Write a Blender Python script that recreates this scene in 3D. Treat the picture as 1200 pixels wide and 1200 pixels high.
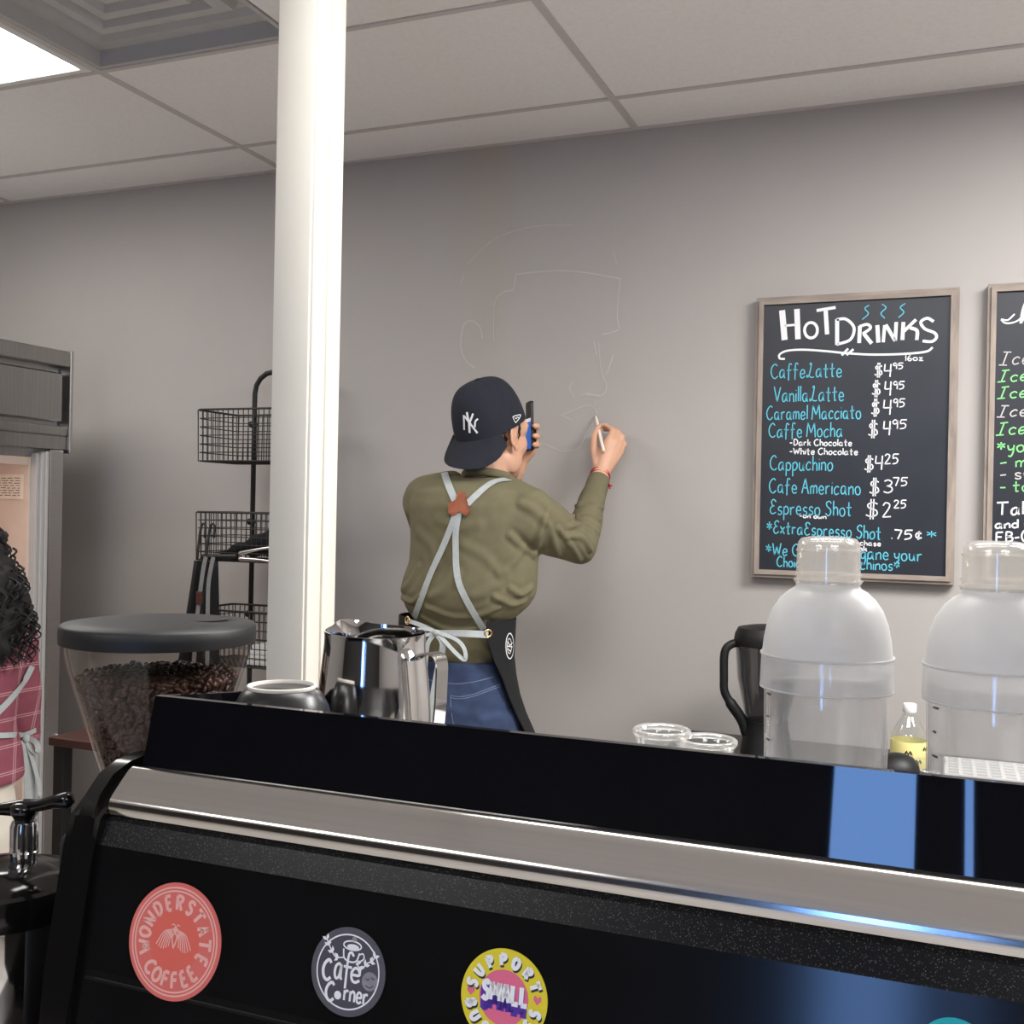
import bpy, bmesh, math, random
import numpy as np
from mathutils import Vector, Matrix
from mathutils.bvhtree import BVHTree
random.seed(7)
np.random.seed(7)
for o in list(bpy.data.objects):
    bpy.data.objects.remove(o)
SC = bpy.context.scene
COL = SC.collection
PI = math.pi

# ------------------------------------------------------------------ camera, world, exposure
CAM_Z = 1.47
YAW, PITCH, ROLL, FPX = math.radians(21.81), math.radians(-0.09), math.radians(1.14), 1250.0
_f = Vector((-math.sin(YAW) * math.cos(PITCH), math.cos(YAW) * math.cos(PITCH), math.sin(PITCH)))
_r0 = Vector((math.cos(YAW), math.sin(YAW), 0))
_u0 = _r0.cross(_f)
CR = _r0 * math.cos(ROLL) + _u0 * math.sin(ROLL)
CU = _u0 * math.cos(ROLL) - _r0 * math.sin(ROLL)
CF = _f
cam_data = bpy.data.cameras.new('camera')
cam = bpy.data.objects.new('camera', cam_data)
COL.objects.link(cam)
cam_data.sensor_width = 36.0
cam_data.lens = 36.0 * FPX / 1200.0
cam_data.clip_start = 0.02
cam.matrix_world = Matrix(((CR.x, CU.x, -CF.x, 0), (CR.y, CU.y, -CF.y, 0), (CR.z, CU.z, -CF.z, CAM_Z), (0, 0, 0, 1)))
SC.camera = cam
CAMP = Vector((0, 0, CAM_Z))

world = bpy.data.worlds.new('world')
SC.world = world
world.use_nodes = True
world.node_tree.nodes['Background'].inputs[0].default_value = (0.22, 0.44, 0.95, 1)
world.node_tree.nodes['Background'].inputs[1].default_value = 9.0
SC.view_settings.view_transform = 'Standard'
SC.view_settings.look = 'None'
SC.view_settings.gamma = 1.0
SC.view_settings.use_curve_mapping = False
SC.view_settings.exposure = 0.0
LAMP = 44.0         # radiance of the ceiling panels

WALL_Y = 3.05
CEIL = 2.6035

# ------------------------------------------------------------------ small tools
def ray(x, y):
    return CF + CR * ((x - 600) / FPX) - CU * ((y - 600) / FPX)

def P(x, y, Y):
    """point on the vertical plane at depth Y seen at photo position x, y"""
    d = ray(x, y)
    return CAMP + d * (Y / d.y)

def lin(*c):
    c = [v / 255.0 for v in c]
    return tuple(v / 12.92 if v <= 0.04045 else ((v + 0.055) / 1.055) ** 2.4 for v in c)

WPOS = {}

def thing(name, label, cat, loc=(0, 0, 0), group=None):
    o = bpy.data.objects.new(name, None)
    o.empty_display_size = 0.05
    COL.objects.link(o)
    o.location = loc
    o['label'] = label
    o['category'] = cat
    if group:
        o['group'] = group
    WPOS[o.name] = Vector(loc)
    return o

def tag(o, label, cat, group=None, kind=None):
    o['label'] = label
    o['category'] = cat
    if group:
        o['group'] = group
    if kind:
        o['kind'] = kind
    return o

def obj(name, src, mats, parent=None, smooth=True, origin=None, label=None, auto=None):
    """src: a bmesh or a mesh in world coordinates -> one linked mesh object"""
    if isinstance(src, bmesh.types.BMesh):
        me = bpy.data.meshes.new(name)
        bmesh.ops.recalc_face_normals(src, faces=src.faces)
        src.to_mesh(me)
        src.free()
    else:
        me = src
        me.name = name
    if not isinstance(mats, (list, tuple)):
        mats = [mats]
    for m in mats:
        me.materials.append(m)
    off = WPOS[parent.name] if parent is not None else Vector(origin or (0, 0, 0))
    me.transform(Matrix.Translation(-off))
    for p in me.polygons:
        p.use_smooth = smooth
    if auto is not None and smooth:
        me.set_sharp_from_angle(angle=math.radians(auto))
    o = bpy.data.objects.new(name, me)
    COL.objects.link(o)
    if parent is not None:
        o.parent = parent
    else:
        o.location = off
    WPOS[o.name] = off.copy()
    if label:
        o['label'] = label
    return o

def struct(name, bm, m, **k):
    o = obj(name, bm, m, **k)
    o['kind'] = 'structure'
    return o

def kids(o):
    return list(o.children)

def dup(root, loc, label=None, group=None):
    r = root.copy()
    COL.objects.link(r)
    r.location = loc
    if label:
        r['label'] = label
    if group:
        r['group'] = group
    for ch in kids(root):
        c = ch.copy()
        COL.objects.link(c)
        c.parent = r
        for g in kids(ch):
            d = g.copy()
            COL.objects.link(d)
            d.parent = c
    WPOS[r.name] = Vector(loc)
    return r

# ------------------------------------------------------------------ shapes
def B():
    return bmesh.new()

def box(bm, lo, hi, bev=0.0, seg=2, mi=0):
    lo, hi = Vector(lo), Vector(hi)
    r = bmesh.ops.create_cube(bm, size=1.0)
    vs = r['verts']
    c, s = (lo + hi) / 2, hi - lo
    for v in vs:
        v.co = Vector((c.x + v.co.x * s.x, c.y + v.co.y * s.y, c.z + v.co.z * s.z))
    fs = set(f for v in vs for f in v.link_faces)
    if bev > 0:
        es = list(set(e for v in vs for e in v.link_edges))
        res = bmesh.ops.bevel(bm, geom=es, offset=bev, segments=seg, affect='EDGES', profile=0.5)
        fs = set(res['faces']) | set(f for f in fs if f.is_valid)
    for f in fs:
        if f.is_valid:
            f.material_index = mi

def frames(pts):
    n = len(pts)
    T = []
    for i in range(n):
        a, b = pts[max(i - 1, 0)], pts[min(i + 1, n - 1)]
        T.append((b - a).normalized())
    ref = Vector((0, 0, 1)) if abs(T[0].z) < 0.9 else Vector((1, 0, 0))
    u = T[0].cross(ref).normalized()
    out = []
    for t in T:
        u = (u - t * u.dot(t))
        if u.length < 1e-6:
            u = t.cross(Vector((1, 0, 0)))
        u.normalize()
        out.append((t, u, t.cross(u)))
    return out

def tube(bm, pts, rad, seg=10, mi=0, closed=False, cap=True, ball=False):
    pts = [Vector(p) for p in pts]
    if not isinstance(rad, (list, tuple)):
        rad = [rad] * len(pts)
    rad = list(rad)
    if ball:
        a, b = (pts[1] - pts[0]).normalized(), (pts[-1] - pts[-2]).normalized()
        pre, post = [], []
        for k in (0.99, 0.8, 0.45):
            pre.append((pts[0] - a * rad[0] * k, rad[0] * math.sqrt(max(1 - k * k, 0.0))))
            post.insert(0, (pts[-1] + b * rad[-1] * k, rad[-1] * math.sqrt(max(1 - k * k, 0.0))))
        rad = [q[1] for q in pre] + rad + [q[1] for q in post]
        pts = [q[0] for q in pre] + pts + [q[0] for q in post]
    fr = frames(pts)
    rings = []
    for p, r, (t, u, v) in zip(pts, rad, fr):
        rings.append([bm.verts.new(p + (u * math.cos(2 * PI * k / seg) + v * math.sin(2 * PI * k / seg)) * r) for k in range(seg)])
    skin(bm, rings, mi, closed, cap)

def skin(bm, rings, mi=0, closed=False, cap=True):
    n = len(rings)
    seg = len(rings[0])
    for i in range(n if closed else n - 1):
        a, b = rings[i], rings[(i + 1) % n]
        for k in range(seg):
            f = bm.faces.new((a[k], a[(k + 1) % seg], b[(k + 1) % seg], b[k]))
            f.material_index = mi
    if cap and not closed:
        for q in (rings[0][::-1], rings[-1]):
            f = bm.faces.new(q)
            f.material_index = mi

def loft(bm, rings, seg=28, mi=0, cap=True, pw=2.0):
    """rings: (centre, a vector, b vector) ellipses"""
    R = []
    for c, a, b in rings:
        c, a, b = Vector(c), Vector(a), Vector(b)
        row = []
        for k in range(seg):
            t = 2 * PI * k / seg
            ct, st = math.cos(t), math.sin(t)
            e = 2.0 / pw
            row.append(bm.verts.new(c + a * math.copysign(abs(ct) ** e, ct) + b * math.copysign(abs(st) ** e, st)))
        R.append(row)
    skin(bm, R, mi, False, cap)

def ellipsoid(bm, c, A, mi=0, u=16, v=10):
    """A: three axis vectors"""
    c = Vector(c)
    r = bmesh.ops.create_uvsphere(bm, u_segments=u, v_segments=v, radius=1.0)
    for q in r['verts']:
        q.co = c + A[0] * q.co.x + A[1] * q.co.y + A[2] * q.co.z
    for f in set(f for q in r['verts'] for f in q.link_faces):
        f.material_index = mi

def lathe(bm, prof, c=(0, 0, 0), seg=48, mi=0, ax=None, a0=0.0, a1=2 * PI):
    """prof: (radius, height) list; radius 0 closes on the axis"""
    c = Vector(c)
    if ax is None:
        X, Y, Z = Vector((1, 0, 0)), Vector((0, 1, 0)), Vector((0, 0, 1))
    else:
        Z = Vector(ax).normalized()
        X = Z.orthogonal().normalized()
        Y = Z.cross(X)
    full = abs(a1 - a0 - 2 * PI) < 1e-6
    n = seg if full else seg + 1
    rows = []
    for r, h in prof:
        if r < 1e-7:
            rows.append([bm.verts.new(c + Z * h)])
        else:
            rows.append([bm.verts.new(c + Z * h + (X * math.cos(a0 + (a1 - a0) * k / seg) + Y * math.sin(a0 + (a1 - a0) * k / seg)) * r) for k in range(n)])
    for a, b in zip(rows[:-1], rows[1:]):
        for k in range(seg):
            k2 = (k + 1) % n
            if len(a) == 1 and len(b) == 1:
                continue
            if len(a) == 1:
                f = bm.faces.new((a[0], b[k2], b[k]))
            elif len(b) == 1:
                f = bm.faces.new((a[k], a[k2], b[0]))
            else:
                f = bm.faces.new((a[k], a[k2], b[k2], b[k]))
            f.material_index = mi

def prism(bm, poly, d, mi=0):
    """polygon (3D points) pushed along vector d"""
    d = Vector(d)
    a = [bm.verts.new(Vector(p)) for p in poly]
    b = [bm.verts.new(Vector(p) + d) for p in poly]
    n = len(a)
    fs = [bm.faces.new(a[::-1]), bm.faces.new(b)]
    for k in range(n):
        fs.append(bm.faces.new((a[k], a[(k + 1) % n], b[(k + 1) % n], b[k])))
    for f in fs:
        f.material_index = mi
    return fs

def crom(pts, n=5, closed=False):
    """smooth curve through points (tuples or Vectors)"""
    pts = [Vector(p) for p in pts]
    if len(pts) < 3:
        return pts
    out = []
    N = len(pts)
    rng = range(N if closed else N - 1)
    for i in rng:
        if closed:
            p0, p1, p2, p3 = pts[(i - 1) % N], pts[i], pts[(i + 1) % N], pts[(i + 2) % N]
        else:
            p1, p2 = pts[i], pts[i + 1]
            p0 = pts[i - 1] if i > 0 else p1 * 2 - p2
            p3 = pts[i + 2] if i + 2 < N else p2 * 2 - p1
        for k in range(n):
            t = k / n
            out.append(0.5 * ((2 * p1) + (p2 - p0) * t + (2 * p0 - 5 * p1 + 4 * p2 - p3) * t * t + (3 * p1 - p0 - 3 * p2 + p3) * t ** 3))
    if not closed:
        out.append(pts[-1])
    return out

def strip(bm, pts, nrm, w, th=0.0, mi=0, closed=False):
    """flat ribbon along pts; nrm: normal vector or one per point; w: width or one per point; th: thickness"""
    pts = [Vector(p) for p in pts]
    n = len(pts)
    if n < 2:
        return
    if isinstance(nrm, Vector):
        nrm = [nrm] * n
    if not isinstance(w, (list, tuple)):
        w = [w] * n
    A, Bq, A2, B2 = [], [], [], []
    for i in range(n):
        if closed:
            t = pts[(i + 1) % n] - pts[i - 1]
        else:
            t = pts[min(i + 1, n - 1)] - pts[max(i - 1, 0)]
        s = t.cross(nrm[i])
        if s.length < 1e-12:
            s = Vector((1, 0, 0))
        s = s.normalized() * (w[i] / 2)
        A.append(bm.verts.new(pts[i] + s))
        Bq.append(bm.verts.new(pts[i] - s))
        if th:
            A2.append(bm.verts.new(pts[i] + s - nrm[i] * th))
            B2.append(bm.verts.new(pts[i] - s - nrm[i] * th))
    for i in range(n if closed else n - 1):
        j = (i + 1) % n
        q = [(A[i], Bq[i], Bq[j], A[j])]
        if th:
            q += [(B2[i], A2[i], A2[j], B2[j]), (A2[i], A[i], A[j], A2[j]), (Bq[i], B2[i], B2[j], Bq[j])]
        for v in q:
            f = bm.faces.new(v)
            f.material_index = mi
    if th and not closed:
        for v in ((A[0], A2[0], B2[0], Bq[0]), (Bq[-1], B2[-1], A2[-1], A[-1])):
            bm.faces.new(v).material_index = mi

def remesh(bm, voxel, smooth=4):
    me = bpy.data.meshes.new('tmp')
    bmesh.ops.recalc_face_normals(bm, faces=bm.faces)
    bm.to_mesh(me)
    bm.free()
    o = bpy.data.objects.new('tmp', me)
    COL.objects.link(o)
    r = o.modifiers.new('r', 'REMESH')
    r.mode = 'VOXEL'
    r.voxel_size = voxel
    if smooth:
        s = o.modifiers.new('s', 'SMOOTH')
        s.factor = 0.5
        s.iterations = smooth
    dg = bpy.context.evaluated_depsgraph_get()
    dg.update()
    out = bpy.data.meshes.new_from_object(o.evaluated_get(dg))
    bpy.data.objects.remove(o)
    bpy.data.meshes.remove(me)
    return out

def mesh_arrays(me):
    n = len(me.vertices)
    co = np.empty(n * 3)
    me.vertices.foreach_get('co', co)
    no = np.empty(n * 3)
    me.vertex_normals.foreach_get('vector', no)
    return co.reshape(-1, 3), no.reshape(-1, 3)

def set_co(me, co):
    me.vertices.foreach_set('co', co.ravel())
    me.update()

def bvh_of(me):
    return BVHTree.FromPolygons([v.co.copy() for v in me.vertices], [tuple(p.vertices) for p in me.polygons])

def cast(bvh, x, y, Yfall=2.55):
    """the point of a body first met by the sight line at x, y"""
    d = ray(x, y).normalized()
    h = bvh.ray_cast(CAMP, d)
    if h[0] is None:
        p = P(x, y, Yfall)
        q = bvh.find_nearest(p)
        return q[0], q[1]
    return h[0], h[1]

def folds(me, bvh, lst):
    co, no = mesh_arrays(me)
    disp = np.zeros(len(co))
    for px, amp, sig in lst:
        pts = [np.array(cast(bvh, *p)[0]) for p in crom([(a, b, 0) for a, b in px], 4) for p in [(p[0], p[1])]]
        d = np.full(len(co), 9.0)
        for a, b in zip(pts[:-1], pts[1:]):
            ab = b - a
            L = max(ab @ ab, 1e-9)
            t = np.clip(((co - a) @ ab) / L, 0, 1)
            d = np.minimum(d, np.linalg.norm(co - (a + t[:, None] * ab), axis=1))
        disp += amp * (np.exp(-(d / sig) ** 2) - 0.45 * np.exp(-((d - 1.7 * sig) / (0.9 * sig)) ** 2))
    set_co(me, co + no * disp[:, None])

# ------------------------------------------------------------------ materials
def nodes(m):
    m.use_nodes = True
    nt = m.node_tree
    return nt, nt.nodes, nt.links, nt.nodes['Principled BSDF']

def mat(name, rgb, rough=0.5, metal=0.0, var=0.06, scale=20.0, bump=0.0, bscale=None, spec=0.5, coat=0.0, sss=0.0, ior=1.5, stretch=None, aniso=0.0):
    m = bpy.data.materials.new(name)
    nt, N, L, b = nodes(m)
    tc = N.new('ShaderNodeTexCoord')
    vec = tc.outputs['Object']
    if stretch:
        mp = N.new('ShaderNodeMapping')
        mp.inputs['Scale'].default_value = stretch
        L.new(vec, mp.inputs[0])
        vec = mp.outputs[0]
    nz = N.new('ShaderNodeTexNoise')
    nz.inputs['Scale'].default_value = scale
    nz.inputs['Detail'].default_value = 5
    L.new(vec, nz.inputs['Vector'])
    cr = N.new('ShaderNodeValToRGB')
    a = [max(c * (1 - var), 0) for c in rgb]
    z = [min(c * (1 + var), 1) for c in rgb]
    cr.color_ramp.elements[0].position = 0.3
    cr.color_ramp.elements[1].position = 0.7
    cr.color_ramp.elements[0].color = (*a, 1)
    cr.color_ramp.elements[1].color = (*z, 1)
    L.new(nz.outputs['Fac'], cr.inputs[0])
    L.new(cr.outputs[0], b.inputs['Base Color'])
    b.inputs['Roughness'].default_value = rough
    b.inputs['Metallic'].default_value = metal
    b.inputs['Specular IOR Level'].default_value = spec
    b.inputs['IOR'].default_value = ior
    b.inputs['Coat Weight'].default_value = coat
    b.inputs['Coat Roughness'].default_value = 0.03
    if sss:
        b.inputs['Subsurface Weight'].default_value = sss
        b.inputs['Subsurface Radius'].default_value = (0.02, 0.008, 0.004)
        b.inputs['Subsurface Scale'].default_value = 0.4
    if bump:
        nb = N.new('ShaderNodeTexNoise')
        nb.inputs['Scale'].default_value = bscale or scale * 6
        nb.inputs['Detail'].default_value = 3
        L.new(vec, nb.inputs['Vector'])
        bp = N.new('ShaderNodeBump')
        bp.inputs['Strength'].default_value = bump
        bp.inputs['Distance'].default_value = 0.002
        L.new(nb.outputs['Fac'], bp.inputs['Height'])
        L.new(bp.outputs[0], b.inputs['Normal'])
    return m

def clear(name, tint, rough=0.03, gloss=1.0, haze=0.0, hazecol=(0.8, 0.8, 0.8), base=0.04, edge=0.75):
    """clear plastic or glass: see-through, edge-on reflective, with an optional milky share"""
    m = bpy.data.materials.new(name)
    m.use_nodes = True
    nt = m.node_tree
    N, L = nt.nodes, nt.links
    N.clear()
    out = N.new('ShaderNodeOutputMaterial')
    tr = N.new('ShaderNodeBsdfTransparent')
    tr.inputs[0].default_value = (*tint, 1)
    gl = N.new('ShaderNodeBsdfGlossy')
    gl.inputs['Roughness'].default_value = rough
    gl.inputs[0].default_value = (gloss, gloss, gloss, 1)
    lw = N.new('ShaderNodeLayerWeight')
    lw.inputs['Blend'].default_value = 0.35
    mr = N.new('ShaderNodeMapRange')
    mr.inputs['To Min'].default_value = base
    mr.inputs['To Max'].default_value = edge
    pw = N.new('ShaderNodeMath')
    pw.operation = 'POWER'
    pw.inputs[1].default_value = 2.5
    L.new(lw.outputs['Facing'], pw.inputs[0])
    L.new(pw.outputs[0], mr.inputs['Value'])
    mx = N.new('ShaderNodeMixShader')
    L.new(mr.outputs[0], mx.inputs[0])
    L.new(tr.outputs[0], mx.inputs[1])
    L.new(gl.outputs[0], mx.inputs[2])
    last = mx.outputs[0]
    if haze:
        df = N.new('ShaderNodeBsdfDiffuse')
        df.inputs[0].default_value = (*hazecol, 1)
        tl = N.new('ShaderNodeBsdfTranslucent')
        tl.inputs[0].default_value = (*hazecol, 1)
        m1 = N.new('ShaderNodeMixShader')
        m1.inputs[0].default_value = 0.5
        L.new(df.outputs[0], m1.inputs[1])
        L.new(tl.outputs[0], m1.inputs[2])
        nz = N.new('ShaderNodeTexNoise')
        nz.inputs['Scale'].default_value = 30
        tc = N.new('ShaderNodeTexCoord')
        L.new(tc.outputs['Object'], nz.inputs['Vector'])
        m3 = N.new('ShaderNodeMapRange')
        m3.inputs['To Min'].default_value = haze * 0.85
        m3.inputs['To Max'].default_value = min(haze * 1.15, 1)
        L.new(nz.outputs['Fac'], m3.inputs['Value'])
        m2 = N.new('ShaderNodeMixShader')
        L.new(m3.outputs[0], m2.inputs[0])
        L.new(last, m2.inputs[1])
        L.new(m1.outputs[0], m2.inputs[2])
        last = m2.outputs[0]
    L.new(last, out.inputs[0])
    return m

def glow(name, rgb, s):
    m = bpy.data.materials.new(name)
    nt, N, L, b = nodes(m)
    b.inputs['Base Color'].default_value = (*rgb, 1)
    b.inputs['Emission Color'].default_value = (*rgb, 1)
    b.inputs['Emission Strength'].default_value = s
    return m

def sparkle_black(name):
    m = mat(name, (0.006, 0.006, 0.007), rough=0.3, var=0.2)
    nt, N, L, b = nodes(m)
    tc = N.new('ShaderNodeTexCoord')
    vo = N.new('ShaderNodeTexVoronoi')
    vo.inputs['Scale'].default_value = 1300
    L.new(tc.outputs['Object'], vo.inputs['Vector'])
    # a few cells carry a pale metallic flake
    cr = N.new('ShaderNodeValToRGB')
    cr.color_ramp.elements[0].position = 0.72
    cr.color_ramp.elements[0].color = (0, 0, 0, 1)
    cr.color_ramp.elements[1].position = 0.97
    cr.color_ramp.elements[1].color = (1, 1, 1, 1)
    sp = N.new('ShaderNodeSeparateColor')
    L.new(vo.outputs['Color'], sp.inputs[0])
    L.new(sp.outputs[0], cr.inputs[0])
    sz = N.new('ShaderNodeMath')
    sz.operation = 'LESS_THAN'
    sz.inputs[1].default_value = 0.42
    L.new(vo.outputs['Distance'], sz.inputs[0])
    mu = N.new('ShaderNodeMath')
    mu.operation = 'MULTIPLY'
    L.new(cr.outputs[0], mu.inputs[0])
    L.new(sz.outputs[0], mu.inputs[1])
    old = b.inputs['Base Color'].links[0].from_socket
    mx = N.new('ShaderNodeMix')
    mx.data_type = 'RGBA'
    L.new(mu.outputs[0], mx.inputs[0])
    L.new(old, mx.inputs[6])
    mx.inputs[7].default_value = (0.11, 0.107, 0.10, 1)
    L.new(mx.outputs[2], b.inputs['Base Color'])
    b.inputs['Coat Weight'].default_value = 0.0
    b.inputs['Specular IOR Level'].default_value = 0.12
    b.inputs['Coat Roughness'].default_value = 0.12
    return m

def plaid(name):
    m = mat(name, lin(138, 72, 86), rough=0.85, var=0.08, scale=60)
    nt, N, L, b = nodes(m)
    tc = N.new('ShaderNodeTexCoord')
    last = b.inputs['Base Color'].links[0].from_socket
    for rot, sc, bd in (((0, 0.2, 0.3), 5.5, 'Z'), ((0.15, 0, -1.05), 5.0, 'X')):
        mp = N.new('ShaderNodeMapping')
        mp.inputs['Rotation'].default_value = rot
        L.new(tc.outputs['Object'], mp.inputs[0])
        for off, th in ((0.0, 0.996), (0.55, 0.996)):
            wv = N.new('ShaderNodeTexWave')
            wv.inputs['Scale'].default_value = sc
            wv.bands_direction = bd
            wv.inputs['Phase Offset'].default_value = off
            L.new(mp.outputs[0], wv.inputs[0])
            gt = N.new('ShaderNodeMath')
            gt.operation = 'GREATER_THAN'
            gt.inputs[1].default_value = th
            L.new(wv.outputs['Fac'], gt.inputs[0])
            m2 = N.new('ShaderNodeMath')
            m2.operation = 'MULTIPLY'
            m2.inputs[1].default_value = 0.45
            L.new(gt.outputs[0], m2.inputs[0])
            mx = N.new('ShaderNodeMix')
            mx.data_type = 'RGBA'
            L.new(m2.outputs[0], mx.inputs[0])
            L.new(last, mx.inputs[6])
            mx.inputs[7].default_value = (*lin(225, 185, 190), 1)
            last = mx.outputs[2]
    L.new(last, b.inputs['Base Color'])
    return m

M = {}
M['wall'] = mat('wall_paint', lin(174, 169, 165), rough=0.75, var=0.015, scale=3, bump=0.05, bscale=220)
M['dark_wall'] = mat('darkened_wall_paint', lin(52, 50, 50), rough=0.8, var=0.03, scale=3)  # darkened so the glossy guard reflects a dim room behind
M['tile'] = mat('ceiling_tile', lin(238, 235, 232), rough=0.9, var=0.03, scale=90, bump=0.15, bscale=300)
M['grid'] = mat('ceiling_grid', lin(196, 190, 186), rough=0.5, var=0.02)
M['floor'] = mat('floor_tile', lin(214, 208, 200), rough=0.4, var=0.15, scale=4)
M['white_post'] = mat('post_paint', lin(222, 218, 207), rough=0.45, var=0.02, scale=6)
M['white_metal'] = mat('white_metal', lin(225, 224, 222), rough=0.5, var=0.02)
M['vent'] = mat('vent_metal', lin(188, 186, 184), rough=0.5, var=0.03)
M['lamp'] = glow('lamp_panel', (1.0, 0.985, 0.975), LAMP)
M['lamp_dim'] = glow('lamp_panel_dim', (1.0, 0.975, 0.95), LAMP * 0.27)  # output cut to hold down the brightness of the left wall
M['lamp_mid'] = glow('lamp_panel_mid', (1.0, 0.98, 0.96), LAMP * 0.31)
M['steel'] = mat('brushed_steel', (0.55, 0.54, 0.53), rough=0.28, metal=1.0, var=0.06, scale=8, stretch=(1, 1, 40))
M['steel_strip'] = mat('rolled_steel_strip', (0.62, 0.60, 0.57), rough=0.14, metal=1.0, var=0.04, scale=10, stretch=(0.5, 30, 30))
M['fridge'] = mat('fridge_steel', (0.42, 0.41, 0.40), rough=0.3, metal=1.0, var=0.08, scale=5, stretch=(30, 30, 1))
M['chrome'] = mat('chrome', (0.8, 0.8, 0.82), rough=0.06, metal=1.0, var=0.02)
M['polished'] = mat('polished_steel', (0.68, 0.67, 0.66), rough=0.07, metal=1.0, var=0.03)
M['liner'] = mat('fridge_liner', lin(222, 200, 184), rough=0.4, var=0.03)
M['paper'] = mat('paper', lin(240, 225, 205), rough=0.7, var=0.06, scale=40)
M['gloss_black'] = mat('gloss_black', (0.004, 0.004, 0.006), rough=0.02, var=0.1, ior=1.7, coat=0.0)
M['body_black'] = sparkle_black('speckled_black')
M['panel_black'] = mat('panel_black', (0.005, 0.005, 0.0055), rough=0.13, var=0.2)
M['black_plastic'] = mat('black_plastic', lin(17, 17, 18), rough=0.52, var=0.1)
M['shiny_plastic'] = mat('shiny_black_plastic', lin(16, 15, 15), rough=0.12, var=0.1)
M['matt_black'] = mat('matt_black_ceramic', lin(25, 25, 26), rough=0.32, var=0.1)
M['raw_clay'] = mat('raw_clay', lin(226, 220, 210), rough=0.8, var=0.05, scale=80)
M['wire'] = mat('black_wire', lin(42, 40, 38), rough=0.5, metal=0.3, var=0.1)
M['frame_wood'] = mat('weathered_wood', lin(150, 138, 128), rough=0.75, var=0.28, scale=14, bump=0.3, bscale=60, stretch=(3, 3, 0.6))
M['frame_wood_h'] = mat('weathered_wood_cross', lin(150, 138, 128), rough=0.75, var=0.28, scale=14, bump=0.3, bscale=60, stretch=(0.6, 3, 3))
M['slate'] = mat('blackboard', lin(40, 42, 48), rough=0.38, var=0.12, scale=6)
M['mark_white'] = mat('chalk_white', lin(238, 238, 240), rough=0.8, var=0.03)
M['mark_blue'] = mat('chalk_blue', lin(96, 196, 218), rough=0.8, var=0.05)
M['mark_green'] = mat('chalk_green', lin(140, 226, 140), rough=0.8, var=0.05)
M['mark_faint'] = mat('faint_chalk', lin(198, 193, 189), rough=0.9, var=0.04, scale=60)
M['skin'] = mat('skin', lin(214, 166, 138), rough=0.5, var=0.05, scale=14, sss=0.12, bump=0.08, bscale=140)
M['skin_b'] = mat('skin_warm', lin(186, 136, 108), rough=0.5, var=0.05, scale=14, sss=0.12)
M['hair'] = mat('dark_hair', lin(34, 26, 22), rough=0.5, var=0.3, scale=120, bump=0.5, bscale=300)
M['curl'] = mat('black_curls', lin(20, 17, 17), rough=0.75, var=0.25, scale=60)
M['sweater'] = mat('olive_jersey', lin(110, 104, 79), rough=0.92, var=0.06, scale=30, bump=0.25, bscale=500)
M['cap'] = mat('navy_wool', lin(27, 30, 41), rough=0.9, var=0.1, scale=60, bump=0.25, bscale=600)
M['strap'] = mat('grey_webbing', lin(176, 182, 182), rough=0.8, var=0.06, scale=90, bump=0.2, bscale=600)
M['dark_strap'] = mat('dark_grey_webbing', lin(120, 120, 120), rough=0.85, var=0.06, scale=90)  # darker grey than the other apron straps
M['leather'] = mat('tan_leather', lin(150, 84, 56), rough=0.55, var=0.1, scale=40)
M['apron'] = mat('black_twill', lin(19, 19, 21), rough=0.9, var=0.1, scale=50, bump=0.2, bscale=500)
M['denim'] = mat('blue_denim', lin(46, 60, 90), rough=0.9, var=0.22, scale=26, bump=0.3, bscale=420)
M['stitch'] = mat('denim_stitch', lin(98, 112, 138), rough=0.9, var=0.1)
M['gold'] = mat('brass_ring', (0.75, 0.52, 0.25), rough=0.25, metal=1.0, var=0.05)
M['thread_white'] = mat('white_thread', lin(232, 232, 234), rough=0.8, var=0.04)
M['red_cord'] = mat('red_cord', lin(176, 40, 52), rough=0.7, var=0.1)
M['pale_wood'] = mat('pale_chalk_stick', lin(238, 222, 205), rough=0.7, var=0.04)
M['eye'] = mat('eye', lin(230, 228, 224), rough=0.1, var=0.03)
M['shoe'] = mat('dark_shoe', lin(36, 35, 36), rough=0.6, var=0.1)
M['plaid'] = plaid('pink_plaid')
M['cream'] = mat('cream_cotton', lin(222, 214, 200), rough=0.9, var=0.05)
M['bean'] = mat('roasted_bean', lin(62, 40, 30), rough=0.35, var=0.35, scale=60)
M['red_wood'] = mat('red_brown_wood', lin(70, 38, 32), rough=0.45, var=0.2, scale=12, stretch=(1, 8, 8))
M['counter'] = mat('counter_laminate', lin(48, 45, 43), rough=0.35, var=0.2, scale=30)
M['cabinet'] = mat('cabinet_dark', lin(52, 50, 48), rough=0.5, var=0.1)
M['yellow_label'] = mat('yellow_label', lin(238, 226, 150), rough=0.5, var=0.08, scale=20)
M['white_plastic'] = mat('white_plastic', lin(238, 238, 236), rough=0.35, var=0.02)
M['hopper'] = clear('hopper_plastic', (0.93, 0.91, 0.90), rough=0.04, base=0.015, edge=0.4)
M['clear'] = clear('clear_plastic', (0.94, 0.94, 0.94), rough=0.05, haze=0.09, base=0.05)
M['cap_clear'] = clear('clear_cap_plastic', (0.93, 0.92, 0.90), rough=0.08, haze=0.24, hazecol=(0.86, 0.84, 0.81), base=0.08)
M['band_clear'] = clear('hazy_band_plastic', (0.93, 0.93, 0.93), rough=0.08, haze=0.32, hazecol=(0.8, 0.8, 0.8), base=0.06)
M['frost'] = clear('frosted_plastic', (0.9, 0.9, 0.9), rough=0.35, haze=0.66, hazecol=(0.78, 0.775, 0.765), base=0.04)
M['glass'] = clear('clear_glass', (0.96, 0.97, 0.97), rough=0.01, haze=0.05, base=0.07)
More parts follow.
